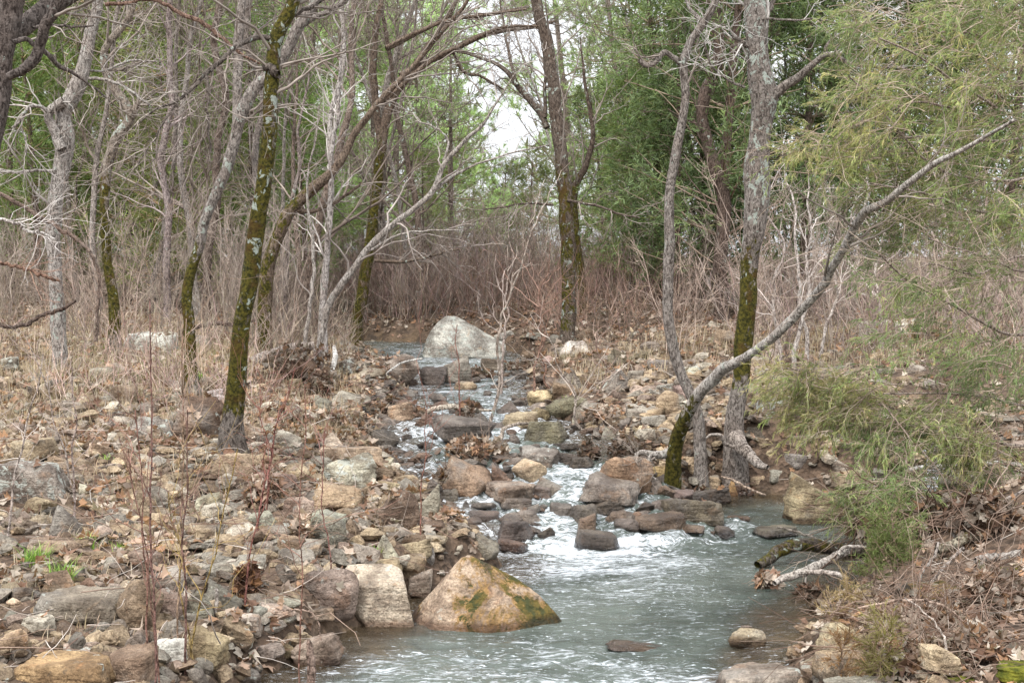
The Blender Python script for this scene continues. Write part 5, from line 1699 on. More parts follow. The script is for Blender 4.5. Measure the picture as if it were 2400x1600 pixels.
def pine_proto(seed, H=13., r0=.14):
    rs = np.random.RandomState(seed)
    P = walk(rs, np.array([[0, 0, -.3]]), np.array([[rs.normal(0, .02), rs.normal(0, .02), 1.]]), np.array([H]), 24, .012, .1)
    R = (r0 * np.linspace(1, .12, 24))[None]
    m = 58
    tt = np.sort(rs.uniform(.12, .99, m))
    ii = tt * 23
    S = P[0][np.clip(ii.astype(int), 0, 22)]
    a = rs.uniform(0, 6.28, m)
    L = (1 - tt) * 3.0 + .6
    D = np.stack([np.cos(a), np.sin(a), rs.uniform(-.05, .5, m)], -1)
    B = walk(rs, S, D, L * rs.uniform(.7, 1.1, m), 12, .07, .25, .04)
    BR = np.maximum(.030 * (1 - tt)[:, None] * np.linspace(1, .3, 12)[None] + .006, .006)
    l2 = sprout(rs, B, BR, 7, (.35, 1.1), .6, 7, .12, .35, .7, .3, 1., .006, .06)
    l3 = sprout(rs, l2[0], l2[1], 3, (.15, .45), .7, 4, .15, .4, .7, .4, 1., .005, .06)
    trunk = stem_mesh('trunk', P[0], R[0], 9, None, 0, .2, seed)
    limbs = crown_mesh('limb', [(B, BR, 4), (*l2, 3)], (.20, .155, .12), seed)
    # needle tufts on the twig ends
    tip = np.concatenate([l2[0][:, -1], l2[0][:, 4], l3[0][:, -1], l3[0][:, 2]])
    td = np.concatenate([nrm(l2[0][:, -1] - l2[0][:, -2]), nrm(l2[0][:, 4] - l2[0][:, 3]), nrm(l3[0][:, -1] - l3[0][:, -2]), nrm(l3[0][:, 2] - l3[0][:, 1])])
    k = 13
    n = len(tip)
    d = nrm(td[:, None, :] * .75 + rs.normal(0, .55, (n, k, 3)))
    ln = rs.uniform(.13, .24, (n, k, 1))
    side = nrm(np.cross(d, rs.normal(0, 1, (n, k, 3)))) * .009
    o_ = tip[:, None, :] - td[:, None, :] * rs.uniform(0, .1, (n, k, 1))
    V = np.stack([o_ - side, o_ + side, o_ + d * ln + np.array([0, 0, -.01])], 2)
    c = np.array([.34, .42, .24])[None, None] * rs.uniform(.6, 1.5, (n, 1, 1)) * rs.uniform(.8, 1.2, (n, k, 1)) + np.array([.03, .01, 0]) * rs.rand(n, 1, 1)  # needle colour lightened to stand in for distance haze
    c = np.repeat(c[:, :, None, :], 3, 2).reshape(-1, 3)
    crown = mesh_np('crown', V.reshape(-1, 3), np.arange(n * k * 3).reshape(-1, 3), M_GREEN, c)
    return trunk, limbs, crown

def cedar_proto(seed, H=8., r0=.12, W=2.1, dens=1.0, col=(.120, .155, .075)):
    rs = np.random.RandomState(seed)
    P = walk(rs, np.array([[0, 0, -.3]]), np.array([[0, 0, 1.]]), np.array([H]), 20, .02, .1)
    R = (r0 * np.linspace(1, .12, 20))[None]
    m = 95
    tt = np.sort(rs.uniform(.10, .99, m))
    S = P[0][np.clip((tt * 19).astype(int), 0, 18)]
    a = rs.uniform(0, 6.28, m)
    L = W * (1 - tt) ** .65 + .25
    D = np.stack([np.cos(a), np.sin(a), rs.uniform(.1, .7, m)], -1)
    B = walk(rs, S, D, L * rs.uniform(.65, 1.15, m), 10, .08, .1, .05)
    BR = np.maximum(.016 * np.linspace(1, .3, 10)[None] * np.ones((m, 1)), .004)
    l2 = sprout(rs, B, BR, int(11 * dens), (.25, .75), .5, 6, .13, .1, .7, .2, 1., .004, .06)
    l3 = sprout(rs, l2[0], l2[1], 5, (.10, .26), .6, 3, .15, .0, .7, .2, 1., .003)
    trunk = stem_mesh('trunk', P[0], R[0], 9, None, 0, .3, seed)
    limbs = crown_mesh('limb', [(B, BR, 4)], (.24, .18, .14), seed)
    # sprays: short flat leaf strands along the twiglets
    Q = l3[0]
    n = len(Q)
    k = 4
    f = rs.uniform(0, 1, (n, k, 1))
    o_ = Q[:, None, 0] * (1 - f) + Q[:, None, 2] * f
    d = nrm(nrm(Q[:, 2] - Q[:, 0])[:, None] * .8 + rs.normal(0, .45, (n, k, 3)) + np.array([0, 0, -.15]))
    ln = rs.uniform(.07, .15, (n, k, 1))
    side = nrm(np.cross(d, rs.normal(0, 1, (n, k, 3)))) * .012
    V = np.stack([o_ - side * .7, o_ + side * .7, o_ + d * ln * .6 + side, o_ + d * ln], 2)
    V = V[:, :, [0, 1, 2, 3]]
    br = rs.uniform(.55, 1.45, (n, 1, 1)) * rs.uniform(.85, 1.15, (n, k, 1))
    c = np.array(col)[None, None] * br + np.array([.05, .03, .0]) * (rs.rand(n, 1, 1) ** 4)
    c = np.repeat(c[:, :, None, :], 4, 2).reshape(-1, 3)
    crown = mesh_np('crown', V.reshape(-1, 3), np.arange(n * k * 4).reshape(-1, 4), M_GREEN, c)
    return trunk, limbs, crown

BARE = [bare_proto(700 + i, 7.5 + i * .5, .045 + .011 * (i % 4)) for i in range(6)]
SHRUB = [shrub_proto(740 + i, 2.2 + .25 * i, 7 + i, (.40, .33, .285) if i % 2 else (.31, .27, .235)) for i in range(5)]
PINE = [pine_proto(760 + i, 12 + 1.5 * i) for i in range(3)]
CEDAR = [cedar_proto(780 + i, 7.5 + i, .11, 2.0 + .2 * i) for i in range(3)]

def plant(name, meshes, names, kinds, x, y, s, rot, tint=(1, 1, 1), bark=(.3, .27, .24), tilt=0.):
    g = float(ground_z(x, y))
    root = empty(name, (x, y, g))
    root.rotation_euler = (tilt, 0, rot)
    root.scale = (s, s, s)
    for me, nm, kd in zip(meshes, names, kinds):
        o = mobj(nm, me, root, kd)
        o.color = (*(bark if nm == 'trunk' else tint), 1)
    return root

TLM = [('the dark corner trunk', 20, 0), ('the pale forked tree', 135, 0), ('the crooked mossy tree', 258, 0), ('the slim mossy tree', 470, 0), ('the main mossy tree', 590, 0), ('the bent mossy tree', 690, 0),
       ('the dark mossy creek tree', 868, 0), ('the great pale boulder', 1080, 0), ('the tall centre tree', 1325, 0), ('the slim curved tree', 1572, 0), ('the big lichen tree', 1760, 0), ('the leaning tree top', 2000, 0), ('the near cedar middle', 2150, 0), ('the right edge', 2390, 0)]
def tree_labels(rows):
    by = {}
    for o, text, x, y in rows:
        px = 1200 + F * x / (y * cp)
        l = min(TLM, key=lambda q: abs(q[1] - px))
        r = 'behind and left of' if px < l[1] - 14 else ('behind and right of' if px > l[1] + 14 else 'right behind')
        by.setdefault((text, r, l[0]), []).append((y, o))
    for (text, r, l), lst in by.items():
        lst.sort(key=lambda q: q[0])
        for i, (y, o) in enumerate(lst):
            o['label'] = f'{text} {r} {l}' + ('' if len(lst) == 1 else (', nearest one' if i == 0 else (', farthest one' if i == len(lst) - 1 else ', %s deep' % ['', 'second', 'third', 'fourth', 'fifth'][i])))

brs = np.random.RandomState(4242)
rows = []
used_xy = []
def spot(y0, y1, px0, px1, mind=1.1):
    for _ in range(60):
        y = brs.uniform(y0, y1)
        px = brs.uniform(px0, px1)
        x = (px - 1200) / F * y
        if channel(x, y) > -.3: continue
        if all((x - a) ** 2 + (y - b_) ** 2 > mind ** 2 for a, b_ in used_xy): break
    used_xy.append((x, y))
    return x, y
BARKS = [((.28, .25, .225), 'grey'), ((.18, .14, .115), 'brown'), ((.40, .37, .34), 'pale')]
for i in range(38):
    if i < 17: x, y = spot(19, 30, -80, 1050)
    elif i < 22: x, y = spot(28, 40, 1310, 1600)
    else: x, y = spot(25.5, 36, 1500, 2480)
    bk, bn = BARKS[brs.randint(3)]
    k = brs.randint(len(BARE))
    tn = brs.uniform(.75, 1.15)
    warm = brs.uniform(0, 1)
    if 1040 < 1200 + F * x / y < 1290 and y < 40: 
        tall = False; s = brs.uniform(.45, .6)
    else: s = brs.uniform(.75, 1.15)
    o = plant('tree', BARE[k], ('trunk', 'crown'), (None, 'stuff'), x, y, s, brs.uniform(0, 6.28), (tn, tn * (1 - .06 * warm), tn * (1 - .10 * warm)), bk, brs.normal(0, .05))
    tag(o, None, 'tree', 'leafless trees in the woods behind the creek')
    rows.append((o, f'{"thick" if k % 4 > 1 else "slender"} {bn} leafless tree', x, y))
for i in range(56):
    if i < 24: x, y = spot(18.5, 26, -60, 780, .5)
    elif i < 36: x, y = spot(24, 29, 780, 1500, .5)
    else: x, y = spot(17.5, 25, 1480, 2450, .5)
    k = brs.randint(len(SHRUB))
    tn = brs.uniform(.8, 1.2)
    o = plant('shrub', SHRUB[k], ('stem', 'crown'), (None, 'stuff'), x, y, brs.uniform(.5, .85), brs.uniform(0, 6.28), (tn, tn * .97, tn * .94))
    tag(o, None, 'shrub', 'bare shrubs in front of the woods')
    rows.append((o, f'{"tall pinkish" if k % 2 else "low greyish"} bare twiggy shrub', x, y))
# evergreens
EV = [  # kind, px, Y, scale, tint
 ('p', 1010, 33, .62, (1.35, 1.35, 1.2)), ('p', 930, 36, .72, (1.2, 1.25, 1.1)), ('p', 850, 44, .9, (1.1, 1.15, 1.)), ('p', 760, 40, .85, (1.15, 1.2, .95)),
 ('p', 660, 42, .95, (1.2, 1.25, 1.)), ('p', 560, 46, 1., (1.1, 1.2, .95)), ('p', 470, 50, 1.0, (1.05, 1.1, .95)), ('p', 340, 44, .9, (1., 1.1, .9)), ('p', 230, 48, 1., (1., 1.1, .95)), ('p', 120, 46, .95, (1., 1.1, .9)), ('p', 20, 46, 1., (1., 1.05, .9)),
 ('p', 1345, 42, .95, (1.15, 1.2, 1.)), ('p', 1470, 40, .95, (1.1, 1.15, 1.)), ('p', 1560, 48, 1.1, (1.1, 1.15, 1.)),
 ('c', 1690, 22.0, .98, (1.3, 1.35, 1.3)), ('c', 1590, 23.5, .62, (.95, 1.05, .95)), ('c', 1480, 24.5, .50, (1.5, 1.55, 1.2)), ('c', 1760, 24, .95, (1.2, 1.35, 1.3)), ('c', 1880, 23.5, .95, (1.3, 1.4, 1.3)), ('c', 1980, 26, 1.0, (1.3, 1.4, 1.3)), ('c', 1420, 28, .45, (1.1, 1.1, .95)),
 ('c', 1250, 30, .40, (1.4, 1.35, 1.1)), ('c', 1170, 31, .34, (1.5, 1.4, 1.1)), ('c', 2090, 24, .9, (1.1, 1.1, .9)), ('c', 2230, 25, 1., (1.1, 1.1, .85)), ('c', 2370, 24, 1., (1., 1.05, .9)),
 ('c', 90, 24, .62, (1.3, 1.4, 1.)), ('c', 40, 30, .8, (1.3, 1.4, 1.)), ('c', 200, 33, .75, (1.4, 1.4, 1.1)), ('c', 330, 28, .62, (1.5, 1.45, 1.1)), ('c', 420, 34, .7, (1.3, 1.35, 1.1)), ('c', 540, 30, .62, (1.4, 1.45, 1.1)),
 ('c', 160, 26, .8, (1.7, 1.75, 1.3)), ('c', 480, 27, .85, (1.9, 1.8, 1.35)), ('c', 300, 25, .75, (1.9, 1.8, 1.35)), ('c', 600, 26, .8, (1.6, 1.9, 1.3)), ('c', 380, 23.5, .6, (1.9, 1.75, 1.4)), ('c', 230, 30, .95, (1.7, 1.8, 1.3)), ('c', 720, 25, .5, (1.6, 1.8, 1.3)), ('c', 20, 25, .8, (1.5, 1.7, 1.3)), ('c', 1000, 27, .35, (1.9, 1.8, 1.5)), ('c', 1060, 33, .5, (1.9, 1.9, 1.5)), ('p', 700, 32, .8, (1.2, 1.3, 1.)), ('p', 420, 33, .85, (1.1, 1.15, 1.)), ('p', 620, 30, .75, (1.1, 1.3, 1.)), ('p', 880, 31, .6, (1.15, 1.25, 1.)), ('p', 1060, 30, .5, (1.3, 1.4, 1.2)), ('c', 1540, 25, .85, (1.35, 1.45, 1.25)), ('c', 1640, 25, 1., (1.25, 1.4, 1.25)),
 ('c', 640, 30, .5, (1.2, 1.35, 1.)), ('c', 700, 27, .52, (1.3, 1.5, 1.)), ('c', 800, 36, .55, (1.4, 1.4, 1.2)), ('c', 1130, 27, .16, (1.8, 1.5, .9)),
]
for i, (kd, px, Y, s, tint) in enumerate(EV):
    x = (px - 1200) / F * Y
    if kd == 'p':
        o = plant('pine_tree', PINE[i % 3], ('trunk', 'limb', 'crown'), (None, 'stuff', 'stuff'), x, Y, s, brs.uniform(0, 6.28), tint, (.20, .16, .14))
        tag(o, None, 'pine tree', 'pines rising behind the bare woods')
        rows.append((o, ('tall' if s > .85 else 'shorter') + ' haze-tinted light green pine', x, Y))
    else:
        o = plant('cedar_tree', CEDAR[i % 3], ('trunk', 'limb', 'crown'), (None, 'stuff', 'stuff'), x, Y, s, brs.uniform(0, 6.28), tint, (.16, .12, .10))
        tag(o, None, 'cedar tree', 'cedars among the bare trees')
        rows.append((o, ('tall' if s > .8 else ('young' if s > .4 else 'low')) + (' dark' if tint[0] < 1.15 else ' olive') + ' green cedar', x, Y))
tree_labels(rows)

# the far wood, one mass
def far_wood():
    rs = np.random.RandomState(31)
    s = Soup()
    n = 46000
    y = rs.uniform(50, 95, n)
    px = rs.uniform(-250, 2650, n)
    x = (px - 1200) / F * y
    top = 8.0 + 9 * vnoise(P3(x * .16, y * .02), 3) + 2.5 * vnoise(P3(x * .7, y * .1), 8)
    gap = np.exp(-((px - 1195) / 130.) ** 2)
    top = top * (1 - .80 * gap)
    z = 1.5 + rs.rand(n) ** .8 * top
    keep = vnoise(np.stack([x * .5, y * .2, z * .6], -1), 12) > .30
    x, y, z = x[keep], y[keep], z[keep]
    n = len(x)
    c0 = np.stack([x, y, z], -1)
    d1 = nrm(rs.normal(0, 1, (n, 3))) * rs.uniform(.14, .42, (n, 1))
    d2 = nrm(rs.normal(0, 1, (n, 3))) * rs.uniform(.05, .16, (n, 1))
    V = np.stack([c0 - d1, c0 + d2, c0 + d1], 1)
    g = rs.rand(n, 1)
    c = np.array([.18, .215, .125]) * rs.uniform(.6, 1.4, (n, 1)) * g + np.array([.17, .16, .115]) * rs.uniform(.6, 1.3, (n, 1)) * (1 - g)  # foliage colours paled too, haze put into the far wood
    s.add(V, np.arange(n * 3).reshape(-1, 3), np.repeat(c, 3, 0))
    o = mobj('far_woods', s.mesh('far_woods', M_GREEN), kind='stuff')
    tag(o, 'distant mixed woods closing the view behind the pines', 'woods')
far_wood()

# brushy thicket: a mass of fine stems
def thicket():
    rs = np.random.RandomState(61)
    s = Soup()
    def patch(n, ya, yb, pa, pb, H, col, r, m):
        n = int(n * .72)
        nc = max(n // 9, 1)
        yc = rs.uniform(ya, yb, nc)
        xc = (rs.uniform(pa, pb, nc) - 1200) / F * yc
        ci = rs.randint(nc, size=n)
        hc = rs.uniform(.5, 1.25, nc)[ci]
        tc = rs.uniform(.55, 1.25, nc)[ci]
        x, y = xc[ci] + rs.normal(0, .28, n), yc[ci] + rs.normal(0, .28, n)
        ok = channel(x, y) < -.15
        x, y, hc, tc, ci = x[ok], y[ok], hc[ok], tc[ok], ci[ok]
        k = len(x)
        S = np.stack([x, y, ground_z(x, y) - .05], -1)
        D = np.stack([rs.normal(0, .24, k) + (x - xc[ci]) * .7, rs.normal(0, .24, k) + (y - yc[ci]) * .7, np.ones(k)], -1)
        P = walk(rs, S, D, H * hc * rs.uniform(.5, 1.1, k), 8, .11, .0, .07)
        R = r * rs.uniform(.6, 1.3, (k, 1)) * np.linspace(1, .4, 8)[None]
        l1 = sprout(rs, P, R, m, (.2, .75), .7, 5, .14, .2, .6, .25, 1., .0036, .08)
        l2 = sprout(rs, l1[0], l1[1], 1, (.12, .4), .8, 3, .2, .1, .6, .2, 1., .0032)
        for (p_, r_), rep in (((P, R), 1), (l1, m), (l2, m)):
            V, q = tubes(p_, r_, 3)
            c = np.repeat(np.array(col)[None] * np.repeat(tc, rep)[:, None] * rs.uniform(.7, 1.3, (len(p_), 1)) * (1 + rs.normal(0, .05, (len(p_), 3))), p_.shape[1] * 3, 0)
            s.add(V, q, c)
    patch(1000, 22.5, 31, 820, 1560, 1.0, (.25, .17, .135), .0055, 3)
    patch(650, 23, 30, 860, 1560, 1.9, (.33, .27, .235), .0055, 5)
    patch(260, 23.2, 27, 780, 1120, 1.3, (.30, .22, .18), .005, 5)
    patch(300, 20.5, 24, 560, 980, 1.2, (.30, .24, .20), .005, 5)
    patch(600, 24, 34, -100, 900, 1.35, (.26, .215, .18), .006, 3)
    patch(650, 16.5, 24, -100, 780, .5, (.38, .31, .245), .0045, 3)
    patch(500, 18, 26, 1400, 2500, .9, (.31, .24, .195), .0055, 3)
    patch(300, 16, 20, 1800, 2500, 1.1, (.40, .32, .27), .0055, 4)
    patch(120, 20.5, 22.5, 1250, 1600, .55, (.40, .28, .22), .004, 4)
    patch(250, 28, 40, 700, 1700, 1.7, (.26, .22, .19), .008, 4)
    patch(110, 12.5, 17, -80, 560, .55, (.46, .35, .29), .003, 3)
    o = mobj('brush_thicket', s.mesh('brush_thicket', M_TWIG), kind='stuff')
    tag(o, 'dense pinkish brown brush thicket along the foot of the woods', 'brush')
thicket()

# ------------------------------------------------------------ driftwood and logs
def on_bank(pts, off=.22):
    m = pts[len(pts) // 2]
    return min(hit(p_[0], min(p_[1], 1590))[1] for p_ in pts) - off * .3

def wood(label, Y, pts, color, lean=0., limbs=(), moss=None, seed=1, name='driftwood', cat='driftwood', twigs=False, lichen=0.):
    if Y is None: Y = on_bank(pts)
    return hero_tree(label, Y, pts, limbs, lean, color, moss, lichen, twigs, tuple(min(1, c * 1.1) for c in color), seed, 0, 0, (4, 3, 2), False, cat, name, .15, 1., (.15, .5), 1.0, .018)

wood('dark mossy log arching out of the pool beside the right bank', 9.9, [(1775, 1325, 22), (1800, 1312, 26), (1824, 1292, 30), (1860, 1279, 32), (1905, 1276, 32), (1955, 1284, 30), (2010, 1292, 26), (2060, 1285, 22)], (.10, .085, .07), .5, moss=lambda s: .75, seed=201, lichen=.26, name='log', cat='log')
wood('pale curved driftwood reaching into the pool from the right bank', 9.1, [(1815, 1366, 12), (1840, 1352, 17), (1885, 1340, 20), (1920, 1322, 22), (1965, 1300, 20), (2010, 1288, 18), (2060, 1292, 14), (2110, 1300, 10)], (.46, .42, .38), .6,
     [([(1872, 1340, 13), (1920, 1340, 12), (1965, 1346, 11), (1984, 1362, 11), (1980, 1384, 10), (1955, 1400, 9), (1940, 1408, 6)], 0, -.15), ([(1965, 1300, 9), (1975, 1284, 8), (2000, 1279, 8), (2030, 1282, 6)], 0, .1), ([(1890, 1345, 5), (1888, 1375, 5), (1892, 1400, 4)], 0, 0)], seed=202)
wood('thin straight grey twig lying over the pool above the dark log', 10.7, [(1820, 1234, 5), (1880, 1250, 6), (1935, 1270, 6), (1990, 1280, 5)], (.42, .37, .32), .1, seed=203, name='branch', cat='branch')
wood('grey log propped on a mossy stub at the right edge', None, [(2285, 1312, 16), (2320, 1306, 20), (2360, 1304, 22), (2420, 1292, 24)], (.33, .30, .27), .1, [([(2296, 1312, 20), (2302, 1335, 22), (2316, 1365, 24), (2330, 1385, 26)], 0, -.1, .6)], seed=204, name='log', cat='log')
wood('long bleached branch lying under the cedar sprays at right', None, [(2120, 1102, 7), (2160, 1095, 10), (2235, 1090, 11), (2314, 1084, 12), (2420, 1092, 12)], (.55, .53, .50), -.2, seed=205, name='branch', cat='branch')
wood('grey forked branch rising from the side trickle', None, [(2205, 1290, 20), (2250, 1262, 20), (2290, 1215, 18), (2320, 1190, 12), (2400, 1150, 9)], (.34, .30, .27), .3, [([(2240, 1260, 9), (2220, 1225, 8), (2260, 1210, 7), (2310, 1195, 5)], 0, .1)], seed=206, name='branch', cat='branch')
wood('mossy horizontal log behind the right leaf heap', None, [(2195, 1290, 20), (2235, 1275, 24), (2275, 1258, 24), (2330, 1255, 20)], (.28, .25, .19), .1, moss=lambda s: .5, seed=207, name='log', cat='log')
wood('thin grey pole leaning left over the half-buried slab', None, [(2180, 1368, 6), (2215, 1325, 7), (2258, 1283, 7)], (.38, .34, .31), .1, seed=208, name='branch', cat='branch')
wood('forked grey pole left of the leaning thin pole', None, [(2148, 1376, 7), (2162, 1340, 8), (2190, 1300, 7), (2200, 1270, 5)], (.36, .32, .29), .1, seed=209, name='branch', cat='branch')
wood('curved brown stem arching over the tangled leaf heap', None, [(2010, 1425, 5), (2080, 1410, 6), (2150, 1405, 6), (2220, 1425, 6), (2280, 1485, 5), (2310, 1510, 4)], (.40, .30, .24), .0, seed=210, name='branch', cat='branch')
wood('pale stick standing out of the lower tangled heap', None, [(2225, 1580, 6), (2218, 1520, 6), (2200, 1470, 5), (2150, 1420, 4), (2120, 1400, 3)], (.48, .42, .37), .3, seed=211, name='branch', cat='branch')
wood('reddish stick lying across the bottom of the leaf heap', None, [(2180, 1568, 6), (2240, 1548, 7), (2320, 1538, 7), (2400, 1525, 6)], (.27, .17, .13), .1, seed=212, name='branch', cat='branch')
wood('pale rim branch lying on the pale-rimmed boulder', None, [(1925, 1590, 8), (1945, 1565, 10), (1985, 1545, 11), (2030, 1533, 10), (2060, 1532, 7)], (.52, .47, .42), .1, seed=213, name='branch', cat='branch')
wood('white barkless snag bent upright beside the creek', 16.6, [(783, 812, 8), (786, 835, 12), (781, 862, 11), (780, 890, 10), (793, 915, 10), (801, 945, 9), (803, 972, 8), (812, 990, 6)], (.62, .60, .56), -1.3, [([(803, 972, 6), (822, 992, 5), (840, 1012, 4)], 0, -.1), ([(803, 975, 7), (790, 995, 6), (760, 1012, 5), (730, 1018, 4)], -.3, -.3), ([(782, 893, 7), (850, 888, 7), (905, 874, 6), (940, 850, 5), (990, 840, 4)], 0, .2)], seed=214, name='snag', cat='dead branch')
wood('grey fallen log with a torn end left of the stump mat', 16.5, [(560, 868, 20), (590, 850, 26), (620, 836, 28), (655, 824, 26), (690, 815, 24), (735, 810, 20)], (.30, .26, .23), .4, [([(745, 815, 22), (748, 850, 24), (742, 890, 22), (735, 930, 14)], 0, -.2)], seed=215, name='log', cat='log')
wood('curved pale branch lying across the upper creek', 14.9, [(995, 972, 9), (1012, 960, 12), (1040, 954, 13), (1070, 952, 11), (1110, 960, 8), (1160, 962, 5)], (.46, .41, .34), 0., seed=216, name='branch', cat='branch')
wood('bent bare root branch leaning from the mid-creek leaf clump', 13.6, [(1163, 1050, 14), (1176, 1020, 10), (1180, 1005, 9), (1215, 993, 8), (1245, 992, 5)], (.38, .33, .28), .2, seed=217, name='branch', cat='branch')
wood('thick twisted root running down from the big lichen tree', 13.0, [(1722, 1020, 40), (1738, 1045, 34), (1762, 1072, 26), (1782, 1090, 18), (1800, 1094, 10)], (.33, .295, .265), -.35, [([(1735, 1050, 9), (1700, 1040, 9), (1690, 1020, 8), (1668, 1018, 7), (1655, 1026, 5)], -.1, -.1)], seed=218, name='root', cat='root')
wood('thin brown branch lying from the bank onto the back pool shore', 12.7, [(1690, 1116, 4), (1720, 1126, 6), (1755, 1145, 6), (1795, 1160, 4)], (.44, .35, .28), -.1, seed=219, name='branch', cat='branch')
wood('small broken stub standing in the shallows at the bottom', 7.15, [(728, 1620, 20), (730, 1570, 20), (728, 1535, 18), (724, 1505, 12), (722, 1498, 6)], (.26, .19, .155), 0., seed=220, name='stub', cat='stump')
wood('pale grey broken stub among the red saplings', 7.6, [(508, 1610, 12), (508, 1540, 12), (505, 1450, 10), (508, 1390, 9), (506, 1378, 5)], (.50, .46, .42), 0., seed=221, name='stub', cat='stump')
wood('long curved straw-coloured stem arching at lower left bank', 7.4, [(655, 1432, 3), (700, 1428, 4), (740, 1445, 4), (753, 1500, 3)], (.40, .30, .24), 0., seed=222, name='branch', cat='branch')
wood('grey pole lying in the leaf litter left of the white-ended block', 12.6, [(0, 1002, 7), (60, 1008, 9), (130, 1020, 8), (190, 1030, 5)], (.34, .29, .25), -.2, seed=223, name='branch', cat='branch')
wood('stacked dark dead limb in the dry grass behind the slim mossy tree', 17.5, [(455, 768, 9), (500, 757, 10), (560, 762, 9), (600, 748, 7)], (.17, .13, .11), .1, seed=224, name='branch', cat='branch')

# moss cushion at the lower right corner
v, f = rock_shape(77, 'R', 5, rough=1.2)
def moss_mat():
    t = NT('moss_cushion')
    p = t.pos()
    c = t.mix(t.ramp(t.noise(p, 14, 6, .7), .35, .68), (.05, .06, .012), (.26, .25, .035))
    return t.out(t.bsdf(c, .95, t.bump(t.noise(p, 90, 6, .7), 1., .02), .1))
M_MOSS = moss_mat()
for px, py, w_, h_, lab in ((2400, 1600, .30, .10, 'bright yellow-green moss cushion at the lower right corner'), (2370, 1335, .16, .04, 'small yellow moss patch under the grey log'), (2240, 1600, .16, .03, 'dark green moss patch left of the bright moss cushion')):
    me = mesh_np('moss_cushion', v * np.array([w_, w_ * .8, h_]), f, M_MOSS)
    g = hit(px, min(py, 1590))
    o = mobj('moss_cushion', me)
    o.location = (g[0], g[1], g[2] - .03)
    tag(o, lab, 'moss')

